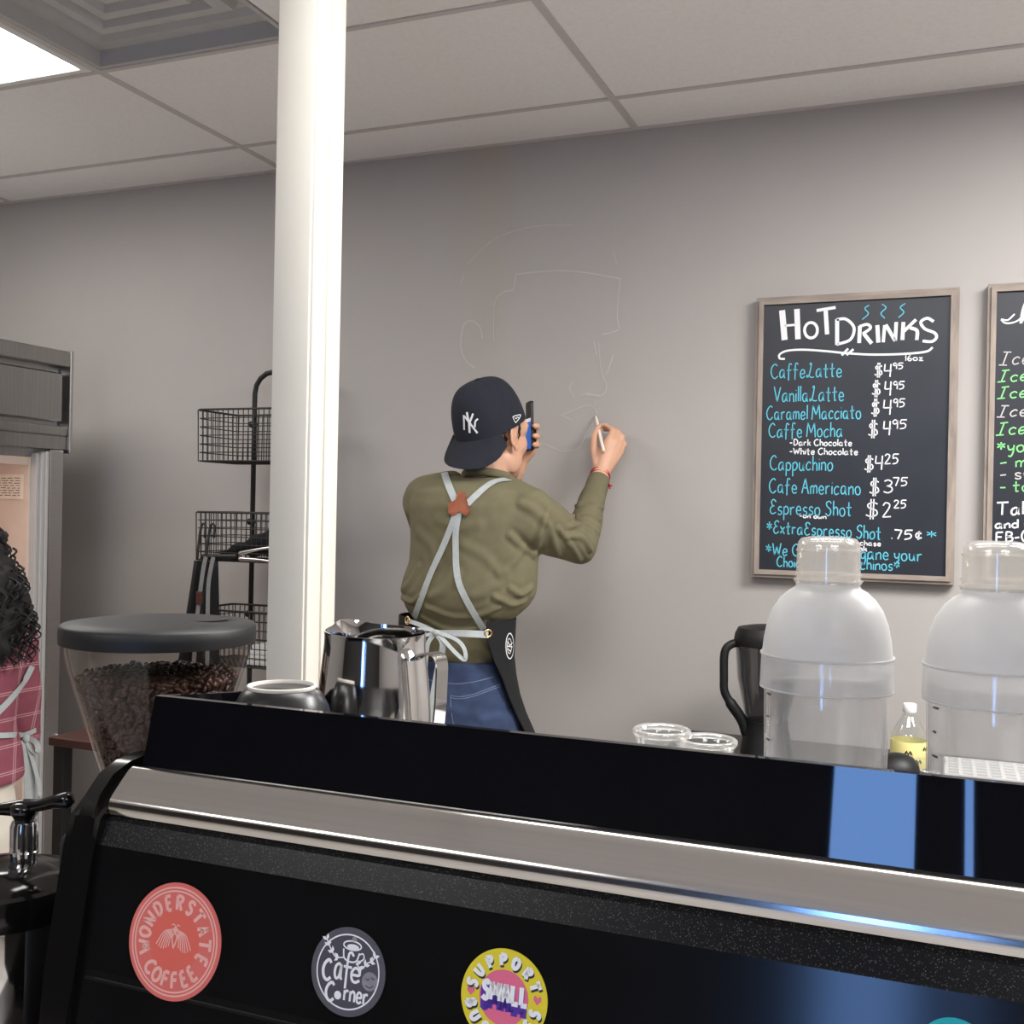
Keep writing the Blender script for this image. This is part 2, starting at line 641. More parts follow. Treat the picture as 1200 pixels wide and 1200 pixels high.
M['grey_jar'] = clear('smoked_jar', (0.55, 0.55, 0.56), rough=0.04, base=0.07)
M['pane'] = clear('window_glass', (0.97, 0.98, 1.0), rough=0.0, base=0.03)
M['screen_blue'] = glow('screen_blue', lin(28, 96, 190), 0.7)
M['screen_white'] = glow('screen_white', lin(225, 225, 240), 0.6)
M['coral'] = mat('coral_vinyl', lin(218, 110, 102), rough=0.45, var=0.02)
M['coral_in'] = mat('coral_deep_vinyl', lin(220, 102, 88), rough=0.45, var=0.02)
M['coral_line'] = mat('pale_coral_ink', lin(240, 178, 166), rough=0.45, var=0.02)
M['grey_vinyl'] = mat('charcoal_vinyl', lin(84, 82, 90), rough=0.5, var=0.03)
M['grey_vinyl_in'] = mat('charcoal_vinyl_inner', lin(74, 71, 80), rough=0.5, var=0.03)
M['grey_vinyl_mid'] = mat('mid_grey_ink', lin(140, 138, 144), rough=0.5, var=0.15, scale=200)
M['yellow_vinyl'] = mat('yellow_vinyl', lin(226, 208, 42), rough=0.45, var=0.02)
M['pink_vinyl'] = mat('pink_vinyl', lin(226, 108, 140), rough=0.45, var=0.02)
M['purple_ink'] = mat('purple_ink', lin(82, 48, 158), rough=0.45, var=0.02)
M['teal_vinyl'] = mat('teal_vinyl', lin(30, 168, 176), rough=0.45, var=0.02)
M['ink'] = mat('dark_ink', lin(38, 40, 36), rough=0.6, var=0.1)
M['etch'] = mat('etched_steel', (0.62, 0.61, 0.58), rough=0.5, metal=1.0, var=0.05)

# ------------------------------------------------------------------ single-stroke handwriting
GL = {
 'A': '0,0 3,10 6,0|1,3.8 5,3.8', 'B': '1,0 1,10|1,10 5,9 4.5,6 1,5.3 5.6,4.4 5,1 1,0', 'C': '6,8.6 4.2,10 1.6,8.2 .4,5 1.4,1.5 4,0 6.5,1.6',
 'D': '1,0 1,10|1,10 4.5,9 6,5.5 4.6,1.4 1,0', 'E': '5.6,8.5 3.6,10 1.4,8.4 2.4,6 4,5.6 1.4,4.8 .4,2.2 2.4,0 5.6,1.4',
 'F': '1,0 1,10|1,10 6,10|1,5.5 5,5.5', 'I': '1.6,10 6.4,10|4,10 2.4,0|0,0 5,0', 'L': '2.8,8.6 3.6,9.9 4.2,9.2 3.7,6.5 3,3.6 2.3,1.4 1.2,.1 .2,.5 .7,1.4 2.4,.9 4.4,.1 6.8,.7', '~': '1,10 1,0 6,0', '^': '5,10 1,10 1,0 5,0|1,5.2 4.4,5.2',
 'M': '0,0 1,10 4,3 7,10 8,0', 'N': '0,0 0,10 6,0 6,10', 'O': '3,10 .6,8 0,5 .8,1.6 3,0 5.2,1.6 6,5 5.4,8 3,10', 'P': '1,0 1,10|1,10 5,9.4 5.6,7.3 4,5.4 1,5',
 'R': '1,0 1,10|1,10 5,9.4 5.4,7.3 4,5.6 1,5|3,5 6,0', 'S': '5.4,8.4 3.6,10 1.2,8.6 1.8,6.2 4.4,4.6 5,2.2 3,0 .4,1.4',
 'T': '0,10 7,10|3.5,10 3.2,0', 'U': '0,10 .2,3 2,0 4.4,.6 5.4,3 5.6,10', 'V': '0,10 3,0 6,10', 'W': '0,10 2,0 4,7 6,0 8,10',
 'a': '4.4,4.6 3,5.6 1,4.6 .4,2.2 1.4,.2 3.4,1 4.4,5|4.4,5.4 4.5,1 5.4,0', 'b': '.6,10 .6,0|.6,4 2.6,5.4 4.6,4 4.4,1.2 2.4,0 .6,1',
 'c': '4.4,4.6 2.8,5.6 .8,4.2 .4,2 1.8,0 4.4,.8', 'd': '4.2,4.2 2.6,5.4 .6,4 .4,1.6 2,0 4.2,1.4|4.4,10 4.4,0',
 'e': '.6,2.8 4.2,3 3.8,5 2,5.6 .5,3.4 1,.8 2.6,0 4.6,1', 'f': '4.4,9 3,10 1.8,8.4 1.6,-1.4|0,5.4 4,5.4', 'g': '4.2,4.6 2.6,5.6 .6,4 1,1.2 3,1 4.2,4|4.3,5.4 4.2,-1.6 2.6,-3.4 .8,-2.4',
 'h': '.5,10 .5,0|.5,3.6 2.4,5.6 4,4.2 4.2,0', 'i': '.6,5.4 .6,0|.6,7.4 .7,7.7', 'k': '.5,10 .5,0|3.8,5.6 .6,2.6|1.6,3.4 4.2,0', 'l': '.6,10 .6,0',
 'm': '.4,5.4 .4,0|.4,3.6 1.8,5.5 3,4.4 3,0|3,3.6 4.6,5.5 5.8,4.2 6,0', 'n': '.4,5.4 .4,0|.4,3.6 2.4,5.5 4,4.2 4.2,0', 'o': '2.6,5.5 .8,4.6 .3,2.6 1.2,.4 2.8,0 4.4,1.2 4.6,3.4 3.6,5.2 2.6,5.5',
 'p': '.5,5.2 .5,-4|.5,3.8 2.4,5.5 4.4,4 4.2,1.4 2.4,0 .5,1', 'r': '.5,5.4 .6,0|.6,3.4 2,5.2 3.8,5', 's': '3.8,4.8 2.2,5.6 .7,4.4 1.4,3 3.4,2.2 3.6,.8 2,0 .4,.8',
 't': '2,9 2,1 2.6,0 3.6,.4|0,5.6 4.2,5.6', 'u': '.4,5.4 .6,1.4 2,0 3.6,1 4.2,5.4|4.2,5.4 4.4,1 5,0', 'v': '0,5.4 2,0 4,5.4', 'w': '0,5.4 .8,.4 2.2,0 3,3.8 3.8,0 5.2,.6 5.8,5.4',
 'x': '0,5.4 4,0|4,5.4 0,0', 'y': '.3,5.4 .8,2.2 2.2,1.4 4,3|4.2,5.4 3.6,-.6 2.2,-4 .6,-3.4', 'z': '.2,5.2 4,5.2 .2,0 4.6,0',
 '0': '2.6,10 .6,8 .2,5 .8,1.6 2.6,0 4.4,1.8 5,5 4.4,8.4 2.6,10', '1': '.8,9.6 1,0', '2': '.6,8 2,10 4.4,9 4,6 .4,0|.4,0 5.4,.4', '3': '.6,9 2.6,10 4.6,8.4 3.8,6 2,5.4 4.4,4.4 4.8,1.8 2.6,0 .2,1',
 '4': '.6,10 .2,4.6 5,4.8|4.4,10 3.9,0', '5': '1,10 .6,5.8 3,6.2 4.6,4 3.6,1 .2,0|1,10 5.4,10', '6': '3,10 1,6.4 .5,2.4 2,0 4,1 4,3.4 2.2,4.4 .7,3', '7': '0,10 4.8,10 2.2,0',
 '9': '4.2,8.4 2.4,10 .7,8 1.4,5.6 3.4,6 4.4,9|4.4,9.4 4.1,0', '$': '4.8,8 3,9 1,7.8 1.4,5.8 4.2,4.4 4.6,2 2.6,.6 .2,1.6|2.2,11 2,-1|3.3,11 3.1,-1',
 '¢': '4.2,6.8 2.4,7.8 .8,6 .8,3.4 2.2,1.6 4.4,2.6|2.8,9.6 2.2,-.2', '*': '2.5,8.6 2.5,2.4|0,7 5,4|5,7 0,4', '-': '0,4 3.4,4.2', '.': '.4,.2 .8,.8', '(': '2.2,10.4 .6,7 .6,3 2.2,-.4', 'é': '.6,2.8 4.2,3 3.8,5 2,5.6 .5,3.4 1,.8 2.6,0 4.6,1|2.4,7 4.2,8.6',
}
ROUND = set('BCDEOPRSUabcdefghlmnoprstu023569$¢y(é')

def glyph(ch):
    out = []
    for st in GL[ch].split('|'):
        pts = [tuple(float(v) for v in q.split(',')) + (0.0,) for q in st.split()]
        pts = [Vector(p) for p in pts]
        if ch in ROUND and len(pts) > 2:
            pts = crom(pts, 4)
        if ch == 'L':
            pts = crom(pts, 4)
        if ch not in ROUND and ch != 'L' and len(pts) > 2:
            out.extend([a, b] for a, b in zip(pts[:-1], pts[1:]))
        else:
            out.append(pts)
    w = max(p.x for s in out for p in s)
    return out, w

def word(txt, gap=1.5, space=3.2):
    """strokes of a line of handwriting; x runs from 0 to the returned width, capital height is 10"""
    x = 0.0
    res = []
    for ch in txt:
        if ch == ' ':
            x += space
            continue
        st, w = glyph(ch)
        for s in st:
            res.append([Vector((p.x + x, p.y, 0)) for p in s])
        x += w + gap
    return res, max(x - gap, 0.1)

# ------------------------------------------------------------------ room shell
XL, XR, YN = -3.9, 2.6, -3.0
bm = B(); box(bm, (XL, YN, -0.1), (XR, WALL_Y + 0.1, 0)); struct('floor', bm, M['floor'], smooth=False)
bm = B(); box(bm, (XL, WALL_Y, 0), (XR, WALL_Y + 0.1, 2.8)); struct('wall_far', bm, M['wall'], smooth=False)
bm = B(); box(bm, (XL - 0.1, YN, 0), (XL, WALL_Y + 0.1, 2.8)); struct('wall_left', bm, M['wall'], smooth=False)
bm = B(); box(bm, (XR, YN, 0), (XR + 0.1, WALL_Y + 0.1, 2.8)); struct('wall_right', bm, M['wall'], smooth=False)
# street side behind the camera: wall with two tall panes
WIN = [(-0.39, -0.03, 0.05, 2.45), (0.08, 0.17, 0.05, 2.45)]
bm = B()
xs = [XL, WIN[0][0], WIN[0][1], WIN[1][0], WIN[1][1], XR]
for i in range(5):
    if i in (1, 3):
        w = WIN[(i - 1) // 2]
        box(bm, (xs[i], YN - 0.1, 0), (xs[i + 1], YN, w[2]))
        box(bm, (xs[i], YN - 0.1, w[3]), (xs[i + 1], YN, 2.8))
    else:
        box(bm, (xs[i], YN - 0.1, 0), (xs[i + 1], YN, 2.8))
struct('wall_near', bm, M['dark_wall'], smooth=False)
for i, w in enumerate(WIN):
    bm = B()
    t = 0.03
    box(bm, (w[0], YN - 0.07, w[2]), (w[0] + t, YN - 0.02, w[3])); box(bm, (w[1] - t, YN - 0.07, w[2]), (w[1], YN - 0.02, w[3]))
    box(bm, (w[0] + t, YN - 0.07, w[2]), (w[1] - t, YN - 0.02, w[2] + t)); box(bm, (w[0] + t, YN - 0.07, w[3] - t), (w[1] - t, YN - 0.02, w[3]))
    fr = struct('window_%d' % (i + 1), bm, M['black_plastic'], smooth=False)
    bm = B(); box(bm, (w[0] + t, YN - 0.048, w[2] + t), (w[1] - t, YN - 0.042, w[3] - t))
    obj('pane', bm, M['pane'], fr, smooth=False)

# ceiling: 2 x 4 ft tiles in a grid, with cells left open for the lamps and the vent
GX, GY = 1.2203, 0.6096
X0, Y0 = -2.071, 2.804
xl = sorted(X0 + GX * k for k in range(-2, 5))
yl = sorted(Y0 - GY * k for k in range(0, 13))
xl = [XL] + [v for v in xl if XL < v < XR] + [XR]
yl = [YN] + [v for v in yl if YN < v < WALL_Y] + [WALL_Y]
def cell_has(a, b, q):
    return a[0] < q[0] < a[1] and b[0] < q[1] < b[1]
# lamp cells, by the middle of the cell
LAMPS = [(X0 - GX / 2, Y0 - 1.5 * GY), (X0 + 1.5 * GX, Y0 - 2.5 * GY), (X0 + 2.5 * GX, Y0 - 1.5 * GY), (X0 + 0.5 * GX, Y0 - 6.5 * GY), (X0 + 2.5 * GX, Y0 - 6.5 * GY)]  # rear two are unseen fills added for the post and machine fronts
VENT = (X0 + GX / 4, Y0 - 1.5 * GY)
bm = B()
for a in zip(xl[:-1], xl[1:]):
    for b in zip(yl[:-1], yl[1:]):
        if any(cell_has(a, b, q) for q in LAMPS):
            continue
        x0 = a[0]
        if cell_has(a, b, VENT):
            x0 = a[0] + GX / 2
        box(bm, (x0, b[0], CEIL), (a[1], b[1], CEIL + 0.02))
box(bm, (XL, YN, CEIL + 0.15), (XR, WALL_Y, CEIL + 0.19))
struct('ceiling', bm, M['tile'], smooth=False)
bm = B()
hw = 0.010
for x in xl[1:-1]:
    box(bm, (x - hw, YN, CEIL - 0.004), (x + hw, WALL_Y, CEIL + 0.001))
for y in yl[1:-1]:
    for a in zip(xl[:-1], xl[1:]):
        box(bm, (a[0] + hw, y - hw * .8, CEIL - 0.004), (a[1] - hw, y + hw * .8, CEIL + 0.001))
struct('trim_1', bm, M['grid'], smooth=False)
bm = B()
box(bm, (XL, WALL_Y - 0.012, CEIL - 0.006), (XR, WALL_Y, CEIL + 0.001))
struct('trim_2', bm, M['grid'], smooth=False)
bm = B()
box(bm, (XL, WALL_Y - 0.012, 0), (XR, WALL_Y, 0.1), 0.004)
struct('baseboard_far', bm, M['black_plastic'], smooth=False)

# lamps
def make_lamp(cx, cy, label, m):
    t_ = thing('ceiling_light', label, 'light', (cx, cy, CEIL), 'ceiling panel lights')
    hx, hy, fr = GX / 2 - 0.012, GY / 2 - 0.012, 0.022
    bm = B()
    for lo, hi in (((-hx, -hy), (-hx + fr, hy)), ((hx - fr, -hy), (hx, hy)), ((-hx + fr, -hy), (hx - fr, -hy + fr)), ((-hx + fr, hy - fr), (hx - fr, hy))):
        box(bm, (cx + lo[0], cy + lo[1], CEIL - 0.006), (cx + hi[0], cy + hi[1], CEIL + 0.03), 0.002, 1)
    obj('frame', bm, M['white_metal'], t_, smooth=False)
    bm = B(); box(bm, (cx - hx, cy - hy, CEIL + 0.031), (cx + hx, cy + hy, CEIL + 0.06)); obj('housing', bm, M['white_metal'], t_, smooth=False)
    bm = B(); bm.faces.new([bm.verts.new((cx + a * (hx - fr), cy + b * (hy - fr), CEIL + 0.004)) for a, b in ((-1, -1), (-1, 1), (1, 1), (1, -1))])
    obj('diffuser', bm, m, t_, smooth=False)
    return t_
make_lamp(*LAMPS[0], 'glowing rectangular panel light in the ceiling grid above the fridge', M['lamp_dim'])
for q, m_ in zip(LAMPS[1:], ('lamp_mid', 'lamp', 'lamp_mid', 'lamp_mid')):
    make_lamp(*q, 'unseen panel light in the ceiling outside the picture', M[m_])

# air vent: stepped square louvres in a recess
vx, vy = X0 + GX / 4, Y0 - 1.5 * GY
vent = thing('ceiling_vent', 'square stepped metal air vent recessed in the ceiling beside the light', 'vent', (vx, vy, CEIL))
bm = B()
h = GY / 2 - 0.008
t = 0.012
for lo, hi in (((-h, -h), (-h + t, h)), ((h - t, -h), (h, h)), ((-h + t, -h), (h - t, -h + t)), ((-h + t, h - t), (h - t, h))):
    box(bm, (vx + lo[0], vy + lo[1], CEIL), (vx + hi[0], vy + hi[1], CEIL + 0.045))
obj('recess_frame', bm, M['vent'], vent, smooth=False)
def sq(bm, r, z):
    return [bm.verts.new((vx + a * r, vy + b * r, z)) for a, b in ((-1, -1), (1, -1), (1, 1), (-1, 1))]
bm = B()
R = [sq(bm, r_, CEIL + z_) for r_, z_ in ((h - t, 0.042), (0.240, 0.038), (0.232, 0.056), (0.205, 0.056), (0.198, 0.034), (0.165, 0.030), (0.158, 0.052), (0.135, 0.052), (0.128, 0.030), (0.095, 0.026), (0.088, 0.048), (0.066, 0.048), (0.058, 0.026))]
skin(bm, R, cap=False)
bm.faces.new(R[-1])
obj('plate', bm, M['vent'], vent, smooth=False)
bm = B(); box(bm, (vx - h, vy - h, CEIL + 0.058), (vx + h, vy + h, CEIL + 0.066)); obj('back_box', bm, M['vent'], vent, smooth=False)

# white post: painted front with a grooved side
px0, px1, py0, py1 = -1.106, -1.031, 1.6, 1.70
bm = B()
box(bm, (px0, py0, 0), (px1, py1, CEIL + 0.02), 0.003)
box(bm, (px1 - 0.002, py0 + 0.004, 0), (px1 + 0.006, py0 + 0.046, CEIL + 0.02), 0.002)
box(bm, (px1 - 0.002, py0 + 0.052, 0), (px1 + 0.006, py1 - 0.003, CEIL + 0.02), 0.002)
o = struct('pillar', bm, M['white_post'], auto=30)

# ------------------------------------------------------------------ chalkboards
BY = WALL_Y - 0.028       # front of the slate
def upx(u, v):            # board close-up position -> photo position
    return 870 + 0.3 * u, 330 + 0.3 * v
NY_ = Vector((0, -1, 0))

def ink_px(bm, pts, w, mi, Y=BY - 0.0008, smooth=True):
    q = [P(a, b, Y) for a, b in pts]
    k = q[0].y / FPX * 1.0
    wm = [wi * (p - CAMP).dot(CF) / FPX for wi, p in zip(w if isinstance(w, (list, tuple)) else [w] * len(q), q)]
    if smooth and len(q) > 2:
        q = crom(q, 5)
        wm = [wm[0]] * len(q)
    strip(bm, q, NY_, wm, 0, mi)

def ink_line(bm, txt, p0, p1, h, mi, w=1.5, Y=BY - 0.0008, slant=0.0, jit=0.25):
    st, W = word(txt)
    a, b = P(p0[0], p0[1], Y), P(p1[0], p1[1], Y)
    up = Vector((0, 0, 1)) * (h / FPX * (a - CAMP).dot(CF) / 10)
    ex = (b - a) / W
    wm = w / FPX * (a - CAMP).dot(CF)
    ph = random.random() * 6
    for s in st:
        q = [a + ex * (p.x + slant * p.y) + up * (p.y + jit * math.sin(p.x * 0.55 + ph)) for p in s]
        q = [Vector((c.x, Y, c.z)) for c in q]
        strip(bm, q, NY_, wm, 0, mi)

def board_frame(root, x0, x1, z0, z1, fw=0.021):
    yb, yf = WALL_Y - 0.001, WALL_Y - 0.036
    # mitred rails with a stepped outer edge
    def rail(a, b, ai, bi, m):
        bm = B()
        for (o0, o1, y0) in ((0.0, 0.4, yf + 0.006), (0.4, 1.0, yf)):
            A, Bp = Vector(a).lerp(Vector(ai), o0), Vector(b).lerp(Vector(bi), o0)
            A2, B2 = Vector(a).lerp(Vector(ai), o1), Vector(b).lerp(Vector(bi), o1)
            prism(bm, [(A.x, y0, A.z), (Bp.x, y0, Bp.z), (B2.x, y0, B2.z), (A2.x, y0, A2.z)], (0, yb - y0, 0))
        obj('frame_rail', bm, m, root, smooth=False)
    c = [(x0, 0, z0), (x1, 0, z0), (x1, 0, z1), (x0, 0, z1)]
    i = [(x0 + fw, 0, z0 + fw), (x1 - fw, 0, z0 + fw), (x1 - fw, 0, z1 - fw), (x0 + fw, 0, z1 - fw)]
    for k in range(4):
        rail(c[k], c[(k + 1) % 4], i[k], i[(k + 1) % 4], M['frame_wood_h'] if k % 2 == 0 else M['frame_wood'])
    bm = B()
    box(bm, (x0 + fw - 0.002, BY, z0 + fw - 0.002), (x1 - fw + 0.002, yb, z1 - fw + 0.002))
    return bm

bx0, bx1, bz0, bz1 = -0.4845, 0.040, 1.298, 2.077
b1 = thing('chalkboard_menu', 'black menu board headed hot drinks with blue and white handwriting', 'menu board', (bx0, WALL_Y - 0.001, bz0), 'framed chalkboard menus on the wall')
bm = board_frame(b1, bx0, bx1, bz0, bz1)
def U(pts, w, mi, smooth=True):
    ink_px(bm, [upx(*p) for p in pts], w * 0.3, mi, smooth=smooth)
# heading
U([(155, 112), (165, 228)], 23, 1); U([(213, 107), (217, 225)], 21, 1); U([(165, 172), (217, 168)], 9, 1)
U([(268 + 25 * math.cos(t), 190 + 30 * math.sin(t)) for t in [k * PI / 8 for k in range(17)]], 11, 1)
U([(290, 113), (364, 101)], 12, 1); U([(325, 108), (331, 206)], 16, 1)
U([(370, 146), (370, 247)], 15, 1); U([(368, 148), (405, 147), (436, 180), (422, 226), (368, 246)], 11, 1)
U([(459, 173), (456, 240)], 14, 1); U([(458, 175), (488, 167), (500, 182), (470, 204)], 11, 1); U([(474, 203), (505, 242)], 14, 1)
U([(527, 170), (531, 238)], 15, 1)
U([(556, 170), (550, 237)], 12, 1); U([(560, 168), (597, 232)], 13, 1); U([(601, 158), (597, 231)], 13, 1)
U([(629, 158), (625, 228)], 14, 1); U([(678, 148), (630, 195)], 12, 1); U([(655, 180), (682, 192), (681, 228)], 13, 1)
U([(747, 156), (722, 143), (697, 158), (712, 184), (750, 200), (758, 218), (740, 234), (704, 232)], 11, 1)
U([(166, 302), (146, 300), (146, 284), (176, 270), (240, 266), (330, 272), (400, 279), (500, 285), (620, 283), (715, 274), (743, 257)], 8, 1)
U([(388, 288), (413, 262)], 9, 1); U([(407, 287), (434, 264)], 9, 1)
for s in ([(495, 92), (478, 105), (492, 125), (468, 148)], [(545, 88), (561, 102), (541, 124), (556, 143)], [(636, 85), (617, 101), (631, 120), (610, 140)]):
    U(s, 4, 2)
for txt, p0, p1, hh, mi, w in (
        ('CaffeLatte', (903, 443.5), (986, 441.5), 17, 2, 1.2), ('VanillaLatte', (907, 471), (988.5, 469.5), 17.5, 2, 1.2),
        ('Caramel Macciato', (898, 491.8), (1008.5, 490.5), 16, 2, 1.2), ('Caffe Mocha', (900.5, 512.8), (987, 511.8), 16.5, 2, 1.2),
        ('-Dark Chocolate', (925.5, 522), (998, 522.5), 7.5, 1, 1.2), ('-White Chocolate', (925.5, 532.3), (1005, 533), 7.5, 1, 1.2),
        ('Cappuchino', (902, 551), (975.5, 551.5), 17, 2, 1.2), ('Cafe Americano', (901, 577.3), (1008, 580), 17, 2, 1.2),
        ('Espresso Shot', (902, 602.5), (997.5, 604.8), 17, 2, 1.2), ('-on own', (937, 606.6), (968, 608), 5, 1, 1.2),
        ('*ExtraEspresso Shot', (898.5, 624.3), (1032, 632.2), 15, 2, 1.3), ('.75¢', (1044, 631.5), (1080, 632.5), 10.5, 1, 1.7), ('*', (1086, 632), (1097, 632.5), 12, 2, 1.2),
        ('-With purchase', (966, 637.3), (1032, 640), 6, 1, 1.2), ('nk', (1006, 645.6), (1016, 646), 6, 1, 1.4),
        ('*We C', (897.5, 650), (936, 651.5), 14, 2, 1.3), ('gane your', (1008, 655), (1080, 657.5), 15, 2, 1.3),
        ('Choic', (910, 664), (937, 665), 12, 2, 1.3), ('chinos*', (1008, 667), (1054, 669), 13, 2, 1.3),
        ('16oz', upx(635, 309), upx(706, 308), 6.5, 1, 1.2)):
    ink_line(bm, txt, p0, p1, hh, mi, w)
for d, n, s, nm, sup in (((515, 545, 322, 370), (553, 583, 322, 372), (587, 628, 318, 341), '4', '95'), ((505, 537, 390, 446), (555, 583, 390, 445), (588, 633, 390, 420), '4', '95'),
                ((502, 533, 463, 522), (550, 583, 462, 520), (588, 635, 458, 490), '4', '95'), ((490, 527, 546, 606), (550, 580, 545, 600), (584, 642, 540, 575), '4', '95'),
                ((475, 510, 684, 740), (518, 550, 680, 735), (554, 610, 674, 712), '4', '25'), ((495, 532, 772, 832), (550, 585, 775, 825), (588, 645, 766, 798), '3', '75'),
                ((480, 527, 856, 922), (545, 580, 864, 920), (590, 640, 854, 885), '2', '25')):
    for g, q in (('$', d), (nm, n), (sup, s)):
        ink_line(bm, g, upx(q[0], q[3]), upx(q[1], q[3]), (q[3] - q[2]) * 0.3, 1, 1.5 if g != sup else 1.35, jit=0)
obj('slate_panel', bm, [M['slate'], M['mark_white'], M['mark_blue']], b1, smooth=False)

c0 = P(1158, 335.5, WALL_Y - 0.03)
b2 = thing('chalkboard_menu', 'black menu board with green handwriting, cut off by the right edge of the photo', 'menu board', (c0.x, WALL_Y - 0.001, bz0), 'framed chalkboard menus on the wall')
bm = board_frame(b2, c0.x, c0.x + (bx1 - bx0), bz0 + 0.003, bz1 + 0.003)
for txt, p0, p1, hh, mi, w in (('Iced', (1170.5, 428), (1217, 426), 15, 3, 1.3), ('Iced', (1169, 447.5), (1214, 445.5), 13, 2, 1.5), ('Iced', (1168.5, 467), (1213, 465), 13, 2, 1.5),
                               ('Iced', (1168, 489), (1214, 486.5), 13, 3, 1.4), ('Iced', (1167, 510), (1212, 507.5), 14, 2, 1.5), ('*you', (1168.5, 530), (1212, 528.5), 14, 2, 1.6),
                               ('- m', (1172, 548), (1203, 546.5), 13, 2, 1.5), ('- sy', (1172, 562), (1208, 560.5), 13, 3, 1.5), ('- to', (1172, 577), (1206, 575.5), 13, 2, 1.5),
                               ('Tak', (1168, 604), (1206, 602.5), 15, 1, 2.0), ('and s', (1166, 619.5), (1206, 618), 10, 1, 1.9), ('FB-(', (1166, 636), (1200, 634.5), 12, 1, 1.9)):
    ink_line(bm, txt, p0, p1, hh, mi, w, slant=0.12 if txt == 'Iced' else 0.0)
ink_px(bm, [(1173, 374.5), (1178, 378.5), (1187, 378), (1195, 374), (1200, 366)], 1.8, 1)
ink_px(bm, [(1173, 374), (1181, 375), (1189, 368)], 1.8, 1)
ink_px(bm, [(1206, 345), (1199, 362), (1196, 379)], 2.6, 1)
ink_px(bm, [(1197, 378), (1203, 366), (1209, 366), (1209, 378)], 2.2, 1)
obj('slate_panel', bm, [M['slate'], M['mark_white'], M['mark_green'], M['mark_faint']], b2, smooth=False)

# faint sketch being drawn on the wall
bm = B()
def sk(pts, w=1.1):
    ink_px(bm, [(500 + a / 3.75, 240 + b / 3.75) for a, b in pts], w, 0, Y=WALL_Y - 0.0012)
for s in ([(390, 305), (560, 290), (700, 298), (850, 325)], [(850, 325), (838, 480), (847, 545)], [(845, 548), (810, 562), (770, 570)], [(392, 310), (382, 372)], [(382, 375), (330, 388), (298, 440), (294, 600)],
          [(755, 605), (768, 730), (790, 790), (780, 830), (745, 845)], [(820, 660), (800, 720), (788, 745)], [(645, 775), (628, 805), (650, 847)], [(675, 838), (695, 832), (720, 828)], [(590, 925), (690, 885), (735, 890), (748, 920)],
          [(600, 928), (640, 948)], [(500, 1045), (600, 1082), (670, 1066), (700, 1010), (735, 955)], [(245, 590), (235, 540), (200, 510), (162, 530), (150, 620), (170, 680), (215, 720)],
          [(735, 600), (748, 660)], [(700, 835), (760, 838)], [(740, 850), (738, 885)]):
    sk(s)
for s in ([(180, 260), (300, 150), (470, 95), (640, 90)], [(820, 205), (835, 260)], [(165, 300), (150, 350)]):
    sk(s, 0.6)
tag(obj('chalk_drawing', bm, M['mark_faint'], origin=P(680, 480, WALL_Y - 0.0012)), 'faint white chalk outline of a face drawn on the grey wall', 'drawing')
#MORE
# ------------------------------------------------------------------ counters
bm = B()
box(bm, (-1.45, 0.50, 0.80), (0.75, 1.22, 0.84), 0.004); 
ctr = thing('service_counter', 'dark service counter carrying the espresso machine and the grinder', 'counter', (-0.35, 0.86, 0))
obj('worktop', bm, M['counter'], ctr, smooth=False)
bm = B(); box(bm, (-1.42, 0.56, 0.0), (0.72, 1.18, 0.80)); obj('base_cabinet', bm, M['cabinet'], ctr, smooth=False)
BZ = 0.85
ctr2 = thing('back_counter', 'dark counter along the grey menu wall carrying the blender and bottle', 'counter', (0.3, 2.76, 0))
bm = B(); box(bm, (-0.66, 2.48, BZ - 0.04), (1.6, WALL_Y - 0.014, BZ), 0.004); obj('worktop', bm, M['counter'], ctr2, smooth=False)
bm = B(); box(bm, (-0.62, 2.54, 0), (1.58, WALL_Y - 0.02, BZ - 0.04)); obj('base_cabinet', bm, M['cabinet'], ctr2, smooth=False)

# ------------------------------------------------------------------ espresso machine
MX0, MX1 = -0.522, 0.30
em = thing('espresso_machine', 'large black espresso machine with round stickers and a rolled steel strip', 'espresso machine', ((MX0 + MX1) / 2, 0.8, 0.84))
TRAY = 1.262
# back panel profile (y, z): strip seat, speckled band, crease, leaning panel, base
prof_up = [(0.62, 1.255), (0.588, 1.255), (0.578, 1.2575), (0.5735, 1.2535), (0.566, 1.239)]
prof_lo = [(0.566, 1.239), (0.552, 1.162), (0.5515, 1.1575)]
prof_lo2 = [(0.5505, 1.1555), (0.535, 1.06), (0.545, 0.93), (0.60, 0.90)]
def extr(bm, prof, x0, x1, mi=0):
    a = [bm.verts.new((x0, y, z)) for y, z in prof]
    b = [bm.verts.new((x1, y, z)) for y, z in prof]
    for k in range(len(prof) - 1):
        bm.faces.new((a[k], b[k], b[k + 1], a[k + 1])).material_index = mi
bm = B()
full = [(0.64, 1.255)] + prof_up[1:] + prof_lo[1:] + prof_lo2 + [(1.02, 0.90), (1.05, 0.95), (1.05, 1.19), (0.88, 1.245)]
fs = prism(bm, [(MX0, y, z) for y, z in full], (MX1 - MX0, 0, 0))
for f in bm.faces:
    c = f.calc_center_median()
    if c.y < 0.57 and c.z < 1.236:
        f.material_index = 1
obj('body', bm, [M['body_black'], M['panel_black']], em, smooth=False)
# thin dark seam where the two back panels meet
bm = B(); box(bm, (MX0 + 0.012, 0.5512, 1.1560), (MX1 - 0.01, 0.555, 1.1575)); obj('panel_seam', bm, M['wire'], em, smooth=False)
